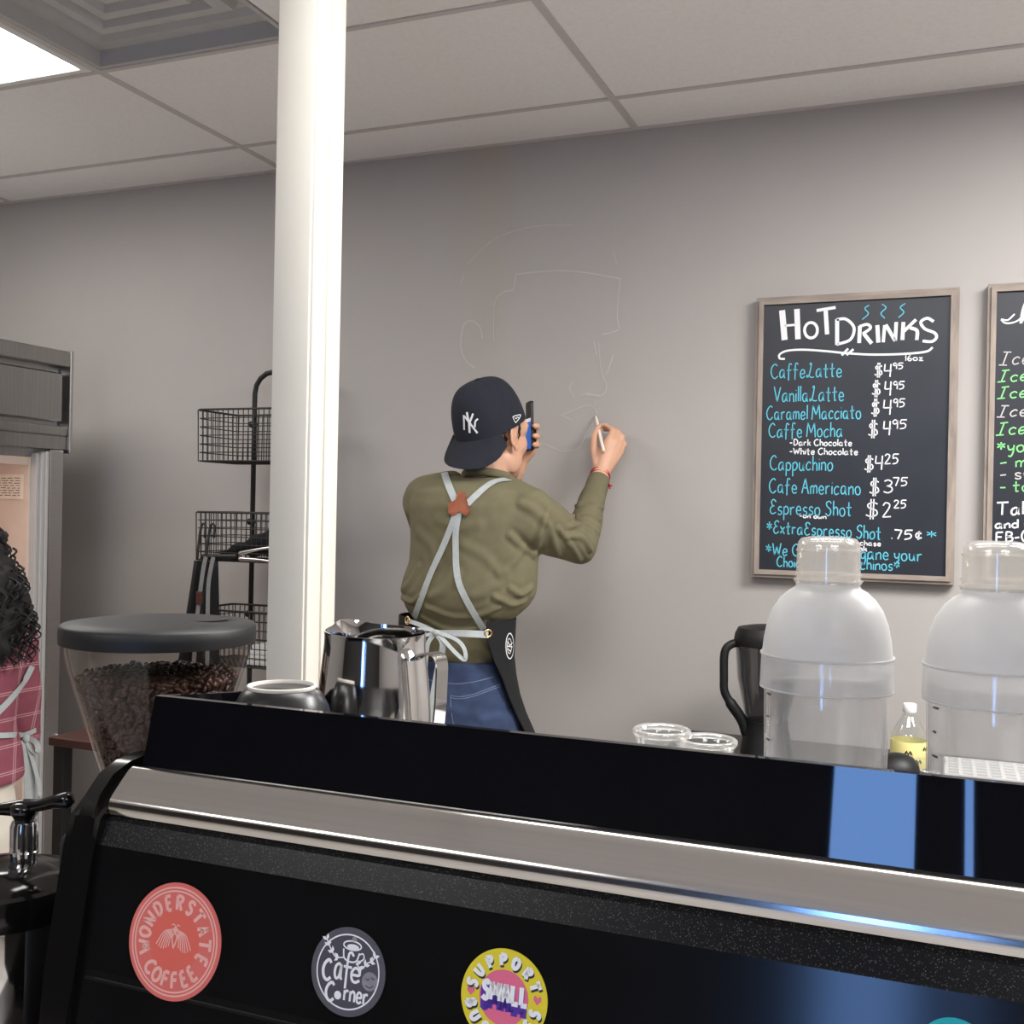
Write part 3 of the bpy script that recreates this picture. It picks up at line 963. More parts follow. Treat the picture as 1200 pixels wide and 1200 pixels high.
# rolled steel strip: bulging profile between the guard and the speckled band
bm = B()
arc = []
for k in range(25):
    t = 0.5 - 0.5 * math.cos(PI * k / 24)
    y = 0.604 + (0.5745 - 0.604) * t
    z = 1.2835 + (1.2575 - 1.2835) * t
    b = (1 - abs(2 * t - 1) ** 6) * 0.0080
    arc.append((y - b * 0.66, z + b * 0.75))
arc = [(0.612, 1.262), (0.606, 1.275)] + arc + [(0.5775, 1.2568), (0.60, 1.2568)]
prism(bm, [(MX0 + 0.001, y, z) for y, z in arc], (MX1 - MX0 - 0.002, 0, 0))
obj('steel_strip', bm, M['steel_strip'], em, auto=50)
# glossy rounded ends
def end_panel(x0, x1):
    bm = B()
    pr = [(1.05, 1.20), (0.88, 1.255), (0.70, 1.280), (0.62, 1.2885), (0.602, 1.2865), (0.586, 1.281), (0.574, 1.270), (0.567, 1.256), (0.561, 1.236), (0.546, 1.158), (0.528, 1.05), (0.54, 0.92), (0.60, 0.888), (1.02, 0.888), (1.06, 0.95), (1.062, 1.185)]
    fs = prism(bm, [(x0, y, z) for y, z in pr], (x1 - x0, 0, 0))
    es = [e for f in fs[:2] for e in f.edges]
    bmesh.ops.bevel(bm, geom=list(set(es)), offset=0.007, segments=4, affect='EDGES')
    obj('end_panel', bm, M['shiny_plastic'], em, auto=40)
end_panel(MX0 - 0.026, MX0)
end_panel(MX1, MX1 + 0.026)
# cup guard: leaning glossy panel and two wings falling away to the back
bm = B()
box(bm, (0, 0, 0), (1, 1, 1))
bm.free(); bm = B()
prism(bm, [(MX0, 0.6065, 1.2805), (MX0, 0.6195, 1.3312), (MX0, 0.6255, 1.3312), (MX0, 0.6125, 1.2805)], (MX1 - MX0, 0, 0))
g = obj('cup_guard', bm, M['gloss_black'], em, smooth=False)
for x0, x1 in ((MX0, MX0 + 0.006), (MX1 - 0.006, MX1)):
    bm = B()
    prism(bm, [(x0, 0.6115, 1.263), (x0, 0.626, 1.3308), (x0, 0.72, 1.3195), (x0, 0.86, 1.278), (x0, 0.86, 1.263)], (x1 - x0, 0, 0))
    obj('guard_wing', bm, M['gloss_black'], em, smooth=False)
bm = B()
box(bm, (MX0 + 0.007, 0.627, 1.2555), (MX1 - 0.007, 0.87, TRAY), 0.001, 1)
obj('cup_tray', bm, M['steel'], em, smooth=False)
for x in (MX0 + 0.08, MX1 - 0.08):
    for y in (0.62, 0.98):
        bm = B(); lathe(bm, [(0, 0.84), (0.022, 0.84), (0.026, 0.845), (0.02, 0.86), (0.02, 0.895), (0, 0.895)], (x, y, 0), 20)
        obj('foot', bm, M['black_plastic'], em, auto=40)
# brew heads on the working side
for x in (-0.28, 0.06):
    bm = B()
    box(bm, (x - 0.04, 1.0, 1.14), (x + 0.04, 1.13, 1.185), 0.012)
    lathe(bm, [(0, 1.10), (0.036, 1.10), (0.038, 1.11), (0.038, 1.175), (0, 1.175)], (x, 1.10, 0), 28)
    gh = obj('brew_head', bm, M['chrome'], em, auto=40)
    bm = B(); tube(bm, [(x, 1.13, 1.115), (x, 1.18, 1.11), (x, 1.28, 1.10)], [0.009, 0.012, 0.015], 12, ball=True); obj('handle', bm, M['black_plastic'], gh)
bm = B(); box(bm, (MX0 + 0.02, 1.03, 0.90), (MX1 - 0.02, 1.17, 0.94), 0.005); obj('drip_tray', bm, M['steel'], em, smooth=False)

# stickers on the leaning back panel
PK = (0.566 - 0.552) / (1.239 - 1.162)
PE2 = Vector((0, PK, 1)).normalized()
PE1 = Vector((1, 0, 0))
PN = PE1.cross(PE2).normalized()
if PN.y > 0:
    PN = -PN
def on_panel(x, y):
    d = ray(x, y)
    # y = .552 + PK (z - 1.162)
    t = (0.552 + PK * (CAM_Z - 1.162)) / (d.y - PK * d.z)
    return CAMP + d * t
class Disc:
    def __init__(s, cx, cy, hpx, name, label, mats):
        s.c = on_panel(cx, cy)
        s.r = (hpx / FPX) * (s.c - CAMP).dot(CF) / (PE2.z) * 1.0
        s.bm = B(); s.lay = 0.0004; s.name, s.label, s.mats = name, label, mats
        s.base()
    def w(s, u, v, lay):
        return s.c + PE1 * (u * s.r) + PE2 * (v * s.r) + PN * lay
    def base(s):
        n = 72
        a = [s.bm.verts.new(s.w(math.cos(2 * PI * k / n), math.sin(2 * PI * k / n), -0.0005)) for k in range(n)]
        b = [s.bm.verts.new(s.w(math.cos(2 * PI * k / n), math.sin(2 * PI * k / n), 0.0004)) for k in range(n)]
        skin(s.bm, [a, b], 0)
    def disc(s, u, v, r, mi, lay, squash=1.0):
        n = 48
        s.bm.faces.new([s.bm.verts.new(s.w(u + r * math.cos(2 * PI * k / n), v + r * squash * math.sin(2 * PI * k / n), lay)) for k in range(n)]).material_index = mi
    def poly(s, pts, mi, lay):
        s.bm.faces.new([s.bm.verts.new(s.w(a, b, lay)) for a, b in pts]).material_index = mi
    def line(s, pts, w, mi, lay, smooth=False, closed=False):
        q = [s.w(a, b, lay) for a, b in pts]
        if smooth:
            q = crom(q, 5, closed)
        strip(s.bm, q, PN, (w * s.r), 0, mi, closed)
    def ring(s, r, w, mi, lay):
        s.line([(r * math.cos(2 * PI * k / 72), r * math.sin(2 * PI * k / 72)) for k in range(72)], w, mi, lay, closed=True)
    def arc(s, txt, r, h, a0, a1, w, mi, lay, inward=False):
        """letters along a circle from angle a0 to a1 (degrees)"""
        n = len(txt)
        for i, ch in enumerate(txt):
            st, gw = glyph(ch)
            a = math.radians(a0 + (a1 - a0) * (i / (n - 1) if n > 1 else 0))
            k = h / 10
            for q in st:
                o = []
                for p in q:
                    x, y = (p.x - gw / 2) * k, p.y * k
                    if inward:       # reads upright at the bottom
                        ang = a + x / r
                        rr = r - (y - h / 2)
                    else:
                        ang = a - x / r
                        rr = r + (y - h / 2)
                    o.append((rr * math.cos(ang), rr * math.sin(ang)))
                s.line(o, w, mi, lay)
    def text(s, txt, x0, x1, y, h, w, mi, lay, slope=0.0):
        st, W = word(txt, gap=1.3)
        for q in st:
            s.line([(x0 + (x1 - x0) * p.x / W, y + p.y * h / 10 + slope * (p.x / W)) for p in q], w, mi, lay)
    def done(s):
        # stickers face the room: built as drawn, so normals are left alone
        me = bpy.data.meshes.new(s.name)
        s.bm.to_mesh(me); s.bm.free()
        obj(s.name, me, s.mats, em, smooth=False, label=s.label)

D = Disc(204.7, 1103, 64.5, 'sticker', 'coral round coffee sticker with a moth in its middle', [M['coral'], M['coral_in'], M['coral_line']])
D.disc(0, 0, 0.55, 1, 0.0005); D.ring(0.915, 0.03, 2, 0.0006); D.ring(0.855, 0.03, 2, 0.0006)
D.arc('WOND^RSTAT^', 0.66, 0.24, 196, -18, 0.06, 2, 0.0006)
D.arc('COFF^^', 0.66, 0.25, 228, 314, 0.06, 2, 0.0006, inward=True)
D.disc(0, 0.2, 0.05, 2, 0.0007)
for sx in (-1, 1):
    D.line([(0.0, 0.24), (sx * 0.04, 0.29), (sx * 0.09, 0.27)], 0.02, 2, 0.0007)
    for k in range(6):
        a = k / 5
        D.line([(sx * 0.05, 0.2 - 0.03 * k), (sx * (0.24 - 0.03 * k), 0.13 - 0.07 * a), (sx * (0.38 - 0.27 * a), -0.1 - 0.06 * math.sin(PI * a))], 0.022, 2, 0.0007, smooth=True)
    D.line([(0, 0.16), (sx * 0.05, 0.06), (0, -0.12)], 0.03, 2, 0.0007, smooth=True)
D.done()

D = Disc(408, 1138.5, 48.5, 'sticker', 'charcoal round cafe sticker with white lettering and a cup drawing', [M['grey_vinyl'], M['grey_vinyl_in'], M['mark_white'], M['grey_vinyl_mid']])
D.disc(0, 0, 0.83, 1, 0.0005); D.ring(0.835, 0.035, 2, 0.0006)
D.disc(0.61, -0.12, 0.21, 3, 0.0006)
D.line([(0.5, -0.06), (0.56, -0.1), (0.6, -0.05)], 0.03, 1, 0.0008); D.line([(0.5, -0.22), (0.62, -0.26), (0.72, -0.2)], 0.03, 1, 0.0008); D.line([(0.64, -0.02), (0.74, -0.06)], 0.03, 1, 0.0008)
D.text('C', -0.68, -0.44, -0.27, 0.46, 0.075, 2, 0.0007)
D.text('a', -0.36, -0.14, -0.2, 0.62, 0.065, 2, 0.0007)
D.text('f', -0.12, 0.13, -0.28, 0.72, 0.06, 2, 0.0007)
D.text('é', 0.08, 0.34, -0.2, 0.56, 0.065, 2, 0.0007)
D.text('C', -0.54, -0.3, -0.72, 0.42, 0.07, 2, 0.0007)
D.disc(-0.2, -0.56, 0.095, 2, 0.0007)
D.text('rner', -0.04, 0.6, -0.64, 0.42, 0.055, 2, 0.0007)
D.line([(-0.17, 0.5), (-0.13, 0.3), (0.03, 0.23), (0.2, 0.27), (0.27, 0.46)], 0.04, 2, 0.0007, smooth=True)
D.line([(0.06 + 0.24 * math.cos(t), 0.6 + 0.1 * math.sin(t)) for t in [k * PI / 12 for k in range(24)]], 0.035, 2, 0.0007, closed=True)
D.disc(0.08, 0.57, 0.16, 2, 0.0007, 0.4)
D.line([(0.26, 0.42), (0.36, 0.46), (0.4, 0.36), (0.3, 0.28), (0.2, 0.28)], 0.035, 2, 0.0007, smooth=True)
D.disc(0.1, 0.74, 0.07, 3, 0.0007)
def sprig(pts, side):
    D.line(pts, 0.03, 2, 0.0007, smooth=True)
    for (a, b), (c, d) in zip(pts[:-1], pts[1:]):
        L = math.hypot(c - a, d - b)
        tx, ty = (c - a) / L, (d - b) / L
        for sg in (-1, 1):
            m = (a + (c - a) * 0.6, b + (d - b) * 0.6)
            e = (m[0] + 0.13 * tx - sg * 0.09 * ty, m[1] + 0.13 * ty + sg * 0.09 * tx)
            n = (-(e[1] - m[1]), e[0] - m[0])
            D.poly([m, ((m[0] + e[0]) / 2 + n[0] * 0.25, (m[1] + e[1]) / 2 + n[1] * 0.25), e, ((m[0] + e[0]) / 2 - n[0] * 0.25, (m[1] + e[1]) / 2 - n[1] * 0.25)], 2, 0.0008)
sprig([(-0.14, 0.3), (-0.36, 0.28), (-0.5, 0.42), (-0.6, 0.56), (-0.66, 0.66)], 1)
sprig([(0.2, 0.22), (0.36, 0.12), (0.48, 0.26), (0.62, 0.34), (0.7, 0.48)], -1)
D.done()

D = Disc(590.5, 1169, 53.5, 'sticker', 'yellow round sticker with a pink middle and white lettering', [M['yellow_vinyl'], M['pink_vinyl'], M['mark_white'], M['purple_ink'], M['ink']])
D.disc(0, 0, 0.57, 1, 0.0005)
for dx, dy, mi, ly in ((0.02, -0.045, 4, 0.0006), (0, 0, 2, 0.0008)):
    D.c += PE1 * (dx * D.r) + PE2 * (dy * D.r)
    D.arc('SUPPORT', 0.77, 0.22, 166, 26, 0.085, mi, ly)
    D.arc('BUSIN^SS', 0.77, 0.22, 196, 344, 0.085, mi, ly, inward=True)
    D.c -= PE1 * (dx * D.r) + PE2 * (dy * D.r)
for k in range(9):
    D.text('SMA~~', -0.5, 0.55, -0.12 - 0.018 * k, 0.34, 0.13, 3, 0.0006 + 0.00002 * k)
D.text('SMA~~', -0.5, 0.55, -0.08, 0.36, 0.105, 2, 0.0009)
for hx, hy in ((-0.77, 0.02), (0.77, 0.08)):
    D.poly([(hx, hy - 0.1), (hx + 0.09, hy + 0.0), (hx + 0.085, hy + 0.07), (hx + 0.045, hy + 0.085), (hx, hy + 0.04), (hx - 0.045, hy + 0.085), (hx - 0.085, hy + 0.07), (hx - 0.09, hy)], 1, 0.0006)
D.done()
D = Disc(1119, 1237, 41, 'sticker', 'teal round sticker mostly below the photo edge', [M['teal_vinyl']])
D.done()

# ------------------------------------------------------------------ things on the machine
# upside-down cup
cc = P(330, 820, 0.695)
cup = thing('cup', 'matt black cup turned upside down showing a pale unglazed foot ring', 'cup', (cc.x, 0.695, TRAY + 0.0005))
z0 = TRAY + 0.0005
bm = B()
lathe(bm, [(0.0400, z0), (0.0428, z0 + 0.00106), (0.0436, z0 + 0.00636), (0.0416, z0 + 0.02120), (0.0396, z0 + 0.03816), (0.0360, z0 + 0.05406), (0.0308, z0 + 0.06360), (0.0268, z0 + 0.06742),
           (0.0264, z0 + 0.06763), (0.0, z0 + 0.06763)], (cc.x, 0.695, 0), 56)
lathe(bm, [(0.0400, z0), (0.0390, z0 + 0.00424), (0.0375, z0 + 0.02120), (0.032, z0 + 0.04664), (0.024, z0 + 0.05724), (0, z0 + 0.05936)], (cc.x, 0.695, 0), 56)
cb = obj('bowl', bm, M['matt_black'], cup, auto=60)
bm = B()
lathe(bm, [(0.0252, z0 + 0.06678), (0.0263, z0 + 0.06911), (0.0259, z0 + 0.07017), (0.0246, z0 + 0.07038), (0.0240, z0 + 0.06943), (0.0236, z0 + 0.06742)], (cc.x, 0.695, 0), 56)
obj('foot_ring', bm, M['raw_clay'], cup, auto=60)
bm = B()
hd = Vector((0.97, -0.25, 0)).normalized()
hp = [Vector((cc.x, 0.695, z0)) + hd * a + Vector((0, 0, b)) for a, b in ((0.038, 0.034), (0.050, 0.036), (0.058, 0.027), (0.055, 0.015), (0.046, 0.010), (0.0405, 0.0105))]
tube(bm, crom(hp, 4), 0.004, 10)
obj('handle', bm, M['matt_black'], cup)

# steel milk pitcher
pc = P(438, 842, 0.785)
pit = thing('milk_pitcher', 'polished steel milk pitcher with a strap handle beside the upturned cup', 'pitcher', (pc.x, 0.785, TRAY + 0.0005))
z0 = TRAY + 0.0005
bm = B()
SP = math.radians(150)     # spout direction
rings = []
KP = 1.035
hgt = [(0.0, 0.043), (0.001, 0.0452), (0.004, 0.0463), (0.015, 0.0462), (0.035, 0.0458), (0.055, 0.0446), (0.075, 0.0425), (0.092, 0.0408), (0.1, 0.0405), (0.1045, 0.041)]
hgt = [(a, q * KP) for a, q in hgt]
for h, r in hgt:
    row = []
    for k in range(64):
        t = 2 * PI * k / 64
        d = abs((t - SP + PI) % (2 * PI) - PI)
        s = math.exp(-(d / 0.36) ** 2)
        f = max(0, (h - 0.05) / 0.055)
        rr = r + s * f * f * 0.008
        hh = h + s * f * 0.004 + 0.0015 * f * math.cos(t - SP)
        row.append(bm.verts.new((pc.x + rr * math.cos(t), 0.785 + rr * math.sin(t), z0 + hh)))
    rings.append(row)
inner = []
for (h, r), row in list(zip(hgt, rings))[::-1]:
    inner.append([bm.verts.new(Vector((pc.x, 0.785, v.co.z)).lerp(v.co, (r - 0.0011) / r) + Vector((0, 0, 0.0006 if h < 0.1 else 0))) for v in row])
skin(bm, rings + inner, 0, cap=True)
pj_ = obj('jug', bm, M['polished'], pit, auto=50)
bm = B()
hd = Vector((0.93, -0.22, 0)).normalized(); ax = Vector((pc.x, 0.785, z0))
hp = [ax + hd * a + Vector((0, 0, b)) for a, b in ((0.0414, 0.083), (0.0535, 0.0895), (0.066, 0.0905), (0.0705, 0.084), (0.0705, 0.066), (0.0695, 0.046), (0.0665, 0.026), (0.0605, 0.0125), (0.0535, 0.008), (0.0468, 0.0085))]
side = hd.cross(Vector((0, 0, 1)))
q = crom(hp, 5)
nr = []
for i in range(len(q)):
    t_ = (q[min(i + 1, len(q) - 1)] - q[max(i - 1, 0)]).normalized()
    nr.append(t_.cross(side).normalized())
strip(bm, q, nr, 0.014, 0.0016)
obj('handle', bm, M['polished'], pit, auto=50)
bm = B()
ed = (Vector((0, 0, CAM_Z)) - Vector((pc.x, 0.785, CAM_Z))); ea = math.atan2(ed.y, ed.x) + 0.12
def onjug(u, v):   # u along the side, v up, metres
    a = ea + u / 0.046
    return ax + Vector((math.cos(a) * 0.0482, math.sin(a) * 0.0482, 0.022 + v)), Vector((math.cos(a), math.sin(a), 0))
def jl(pts, w):
    r = [onjug(*p) for p in pts]
    strip(bm, [x[0] for x in r], [x[1] for x in r], w)
jl([(0.0135 * math.cos(2 * PI * k / 40), 0.0135 * math.sin(2 * PI * k / 40)) for k in range(41)], 0.0007)
jl([(0.0075 * math.cos(2 * PI * k / 30), 0.0075 * math.sin(2 * PI * k / 30)) for k in range(31)], 0.0005)
jl([(-0.004, 0.002), (0, 0.004), (0.004, 0.002)], 0.0006); jl([(-0.005, -0.001), (0, 0.001), (0.005, -0.001)], 0.0006); jl([(-0.004, -0.004), (0, -0.002), (0.004, -0.004)], 0.0006)
for k in range(18):
    a = 2 * PI * k / 18
    jl([(0.0095 * math.cos(a), 0.0095 * math.sin(a)), (0.0115 * math.cos(a + .08), 0.0115 * math.sin(a + .08))], 0.0006)
obj('etched_emblem', bm, M['etch'], pit)

# plastic shakers
def make_shaker(cx, cy, label):
    r_ = thing('shaker', label, 'shaker', (cx, cy, TRAY + 0.0005), 'plastic drink shakers on the machine')
    c = (cx, cy, TRAY + 0.0005)
    bm = B()
    lathe(bm, [(0, 0.004), (0.030, 0.003), (0.0365, 0.0), (0.0385, 0.003), (0.0390, 0.02), (0.0402, 0.1035), (0.0388, 0.1035), (0.0374, 0.02), (0.0362, 0.006), (0, 0.0065)], c, 56)
    bd = obj('cup_body', bm, M['clear'], r_, auto=50)
    bm = B()
    for k, w_ in ((0.03, 0.006), (0.045, 0.004), (0.06, 0.006), (0.075, 0.004), (0.09, 0.006)):
        q = []
        for j in range(4):
            a = math.radians(-152) + w_ / 0.04 * j / 3
            q.append(Vector((cx + math.cos(a) * 0.0405, cy + math.sin(a) * 0.0405, c[2] + k)))
        strip(bm, q, [Vector((p.x - cx, p.y - cy, 0)).normalized() for p in q], 0.0012)
    obj('measure_marks', bm, M['wire'], bd)
    bm = B()
    lathe(bm, [(0.0412, 0.0935), (0.0428, 0.0935), (0.0430, 0.095), (0.0424, 0.113), (0.0427, 0.1150), (0.0420, 0.1160), (0.0405, 0.1160), (0.0410, 0.113)], c, 56)
    obj('lid_band', bm, M['band_clear'], r_, auto=50)
    bm = B()
    for hh, rr in ((0.0938, 0.0424), (0.1155, 0.0424)):
        lathe(bm, [(rr - 0.0006, hh - 0.0008), (rr + 0.0007, hh - 0.0006), (rr + 0.0007, hh + 0.0006), (rr - 0.0006, hh + 0.0008)], c, 56)
    obj('band_rims', bm, M['frost'], r_)
    bm = B()
    lathe(bm, [(0.0424, 0.1155), (0.0416, 0.1185), (0.0408, 0.1265), (0.0388, 0.1365), (0.0355, 0.1455), (0.0305, 0.1530), (0.0250, 0.1580), (0.0215, 0.1600), (0.0205, 0.1615), (0.0205, 0.1655),
               (0.0193, 0.1655), (0.0193, 0.1600), (0.0245, 0.1565), (0.0300, 0.1515), (0.0345, 0.1443), (0.0378, 0.1357), (0.0397, 0.1262), (0.0407, 0.1165)], c, 56)
    obj('dome_lid', bm, M['frost'], r_, auto=70)
    bm = B()
    lathe(bm, [(0.0214, 0.1650), (0.0216, 0.1632), (0.0208, 0.1655), (0.0207, 0.1690), (0.0203, 0.1865), (0.0196, 0.1905), (0.0176, 0.1930), (0.0120, 0.1942), (0, 0.1944), (0, 0.1928), (0.0115, 0.1926), (0.0170, 0.1912), (0.0186, 0.1885),
               (0.0193, 0.1660), (0.0193, 0.1645)], c, 48)
    for hh, rr in ((0.1650, 0.0220), (0.1695, 0.0214), (0.1850, 0.0207)):
        lathe(bm, [(rr - 0.0008, hh - 0.0008), (rr + 0.0004, hh - 0.0004), (rr + 0.0004, hh + 0.0004), (rr - 0.0008, hh + 0.0008)], c, 48)
    obj('cap', bm, M['cap_clear'], r_, auto=50)
    return r_
s1 = P(968, 800, 0.738)
sh = make_shaker(s1.x, 0.738, 'frosted dome shaker standing in front of the hot drinks menu')
s2 = P(1166, 800, 0.735)
dup(sh, (s2.x, 0.735, TRAY + 0.0005), 'frosted dome shaker cut off by the right edge of the photo')

# little glasses
def make_glass(x, y, label, hh):
    g_ = thing('shot_glass', label, 'glass', (x, y, TRAY + 0.0005), 'small clear glasses behind the guard')
    bm = B()
    R_ = 0.0215
    k = hh / 0.045
    lathe(bm, [(0, 0.0), (0.0135, 0.0), (0.015, 0.002), (0.0165, 0.012 * k), (0.0185, 0.030 * k), (0.0205, 0.038 * k), (R_, 0.0405 * k), (R_ + 0.0006, 0.043 * k), (R_, 0.045 * k), (0.0185, 0.0442 * k), (0.0165, 0.040 * k), (0.0150, 0.030 * k), (0.012, 0.014 * k), (0.007, 0.009 * k), (0, 0.008 * k)],
          (x, y, TRAY + 0.0005), 40)
    obj('bowl', bm, M['glass'], g_, auto=60)
    bm = B()
    lathe(bm, [(0.0188, 0.0440 * k), (0.0206, 0.0460 * k), (0.0222, 0.0447 * k), (0.0222, 0.0412 * k), (0.0214, 0.0405 * k), (0.0206, 0.0425 * k)], (x, y, TRAY + 0.0005), 40)
    obj('rim', bm, M['cap_clear'], g_)
    return g_
g1 = P(775.5, 862, 0.80)
make_glass(g1.x, 0.80, 'small clear glass with a thick rim, the taller of the two', 0.0425)
g2 = P(829, 879, 0.80)
make_glass(g2.x, 0.80, 'small clear glass behind the guard, the lower one nearer the shaker', 0.0385)

# ------------------------------------------------------------------ grinder with its bean hopper
hc = P(187, 740, 0.83)
gx, gy = hc.x, 0.83
gr = thing('coffee_grinder', 'coffee grinder whose clear bean hopper has a flat black lid', 'grinder', (gx, gy, 0.84))
zl = P(187, 737, 0.83).z
RL = 0.0905
bm = B()
lathe(bm, [(RL - 0.006, zl - 0.012), (RL, zl - 0.0115), (RL + 0.0005, zl - 0.004), (RL, zl + 0.0035), (RL - 0.0018, zl + 0.0058), (RL * 0.75, zl + 0.0085), (RL * 0.4, zl + 0.0100), (0, zl + 0.0105), (0, zl + 0.004), (RL - 0.006, zl - 0.002)], (gx, gy, 0), 72)
ld = obj('hopper_lid', bm, M['black_plastic'], gr, auto=45)
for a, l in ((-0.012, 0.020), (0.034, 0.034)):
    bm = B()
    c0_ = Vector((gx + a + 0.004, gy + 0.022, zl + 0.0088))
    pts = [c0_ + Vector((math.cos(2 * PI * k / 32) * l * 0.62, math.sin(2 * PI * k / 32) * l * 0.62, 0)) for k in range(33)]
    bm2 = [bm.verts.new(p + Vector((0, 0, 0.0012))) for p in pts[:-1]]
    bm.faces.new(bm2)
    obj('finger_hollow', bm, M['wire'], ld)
zb = 1.195
bm = B()
RT = RL - 0.004
lathe(bm, [(RT, zl - 0.010), (RT - 0.001, zl - 0.022), (RT - 0.004, zl - 0.036), (0.048, zb + 0.01), (0.040, zb), (0.037, zb), (0.045, zb + 0.012), (RT - 0.0075, zl - 0.035), (RT - 0.0045, zl - 0.022), (RT - 0.0035, zl - 0.010)], (gx, gy, 0), 72)
obj('hopper', bm, M['hopper'], gr, auto=40)
bm = B()
lathe(bm, [(0, zb - 0.03), (0.05, zb - 0.03), (0.05, zb - 0.002), (0.042, zb + 0.004), (0, zb + 0.004)], (gx, gy, 0), 40)
obj('hopper_collar', bm, M['black_plastic'], gr, auto=40)
bm = B()
box(bm, (gx - 0.06, gy - 0.07, 0.93), (gx + 0.055, gy + 0.08, zb - 0.03), 0.015, 3)
box(bm, (gx - 0.065, gy - 0.09, 0.841), (gx + 0.06, gy + 0.13, 0.875), 0.01, 2)
box(bm, (gx - 0.05, gy - 0.05, 0.87), (gx + 0.05, gy + 0.04, 0.94), 0.006, 2)
obj('housing', bm, M['black_plastic'], gr, auto=40)
bm = B(); tube(bm, [(gx, gy + 0.085, 0.98), (gx, gy + 0.115, 0.975), (gx, gy + 0.125, 0.95)], 0.012, 12); obj('chute', bm, M['black_plastic'], gr)
# beans: heap filling the lower hopper
bm = B()
zt = P(187, 797, 0.83).z
def rin(z):
    z0_, z1_ = zb + 0.012, zl - 0.035
    t = min(max((z - z0_) / (z1_ - z0_), 0), 1)
    return 0.045 + (RT - 0.0075 - 0.045) * t - 0.001
pr = [(0, zb + 0.013)]
for k in range(9):
    z = zb + 0.013 + (zt - zb - 0.013) * k / 8
    pr.append((rin(z) - 0.005, z))
pr += [(rin(zt) * 0.6, zt + 0.004), (0, zt - 0.004)]
lathe(bm, pr, (gx, gy, 0), 40)
rnd = random.Random(3)
base = B()
bmesh.ops.create_uvsphere(base, u_segments=8, v_segments=5, radius=1.0)
bv = [v.co.copy() for v in base.verts]; bf = [[v.index for v in f.verts] for f in base.faces]
base.free()
def bean(c, s=1.0):
    q = Matrix.Rotation(rnd.random() * 6.28, 3, 'X') @ Matrix.Rotation(rnd.random() * 6.28, 3, 'Y') @ Matrix.Rotation(rnd.random() * 6.28, 3, 'Z')
    vs = []
    for p in bv:
        w = Vector((p.x * 0.0056, p.y * 0.0042, p.z * 0.0032 * (1 if p.z > 0 else 0.55))) * s
        vs.append(bm.verts.new(c + q @ w))
    for f in bf:
        bm.faces.new([vs[i] for i in f])
for k in range(1500):
    z = zb + 0.016 + (zt - zb - 0.012) * (rnd.random() ** 0.75)
    a = rnd.random() * 2 * PI
    r = rin(z) - 0.004
    bean(Vector((gx + r * math.cos(a), gy + r * math.sin(a), z)))
for k in range(700):
    a = rnd.random() * 2 * PI; r = rin(zt) * math.sqrt(rnd.random()) * 0.95
    bean(Vector((gx + r * math.cos(a), gy + r * math.sin(a), zt + 0.002 + rnd.random() * 0.004)))
tag(obj('coffee_beans', bm, M['bean'], origin=(gx, gy, zb + 0.013)), 'dark roasted coffee beans filling the clear grinder hopper', 'coffee beans', kind='stuff')

# ------------------------------------------------------------------ airpot at the left edge
at_ = CAMP + ray(4, 1028) * (-0.858 / ray(4, 1028).x)
ax_, ay_, az_ = at_.x, at_.y, at_.z
ap = thing('airpot', 'steel airpot with a glossy black lid and lever at the left edge', 'airpot', (ax_, ay_, 0.84))
c = (ax_, ay_, 0)
bm = B(); lathe(bm, [(0, 0.8405), (0.066, 0.8405), (0.070, 0.846), (0.070, az_ - 0.035), (0.069, az_ - 0.028), (0, az_ - 0.028)], c, 56); obj('steel_body', bm, M['polished'], ap, auto=40)
bm = B(); lathe(bm, [(0.070, az_ - 0.033), (0.0765, az_ - 0.030), (0.0785, az_ - 0.022), (0.0785, az_ - 0.008), (0.076, az_ - 0.001), (0.070, az_ + 0.001), (0.064, az_ - 0.002), (0.058, az_ + 0.004), (0.040, az_ + 0.012), (0.022, az_ + 0.015), (0, az_ + 0.015), (0, az_ - 0.03)], c, 64)
lidp = obj('lid', bm, M['shiny_plastic'], ap, auto=45)
kb = CAMP + ray(28, 1000) * ((ay_ + 0.012) / ray(28, 1000).y)
kx, ky = kb.x, kb.y
kz0 = az_ + 0.006
kz1 = P(28, 962, ky).z
bm = B()
q = []
for k in range(36):
    q.append(0.0128 if k % 2 else 0.0120)
rows = []
for z, f in ((kz0, 1.0), (kz0 + 0.016, 1.0), (kz0 + 0.0165, 1.08), (kz0 + 0.019, 1.08), (kz0 + 0.0195, 1.05), (kz1 - 0.004, 1.05), (kz1, 0.93)):
    rows.append([bm.verts.new((kx + q[k] * f * math.cos(2 * PI * k / 36), ky + q[k] * f * math.sin(2 * PI * k / 36), z)) for k in range(36)])
skin(bm, rows)
obj('pump_collar', bm, M['chrome'], ap, auto=30)
bm = B()
lathe(bm, [(0.008, kz1 - 0.002), (0.0105, kz1 + 0.004), (0.014, kz1 + 0.010), (0.0135, kz1 + 0.016), (0.009, kz1 + 0.019), (0, kz1 + 0.0195)], (kx, ky, 0), 32)
lv = obj('lever_hub', bm, M['shiny_plastic'], ap)
e0 = Vector((kx, ky, kz1 + 0.013)); e1 = P(78, 938, ky + 0.004); e2 = P(-40, 950, ky - 0.01)
bm = B(); tube(bm, [e0, e0.lerp(e1, 0.35) + Vector((0, 0, 0.0)), e0.lerp(e1, 0.75) + Vector((0, 0, 0.001)), e1], [0.009, 0.006, 0.0068, 0.0085], 14, ball=True)
tube(bm, [e0, e0.lerp(e2, 0.4), e2], [0.009, 0.006, 0.0075], 14, ball=True)
obj('lever', bm, M['shiny_plastic'], ap)

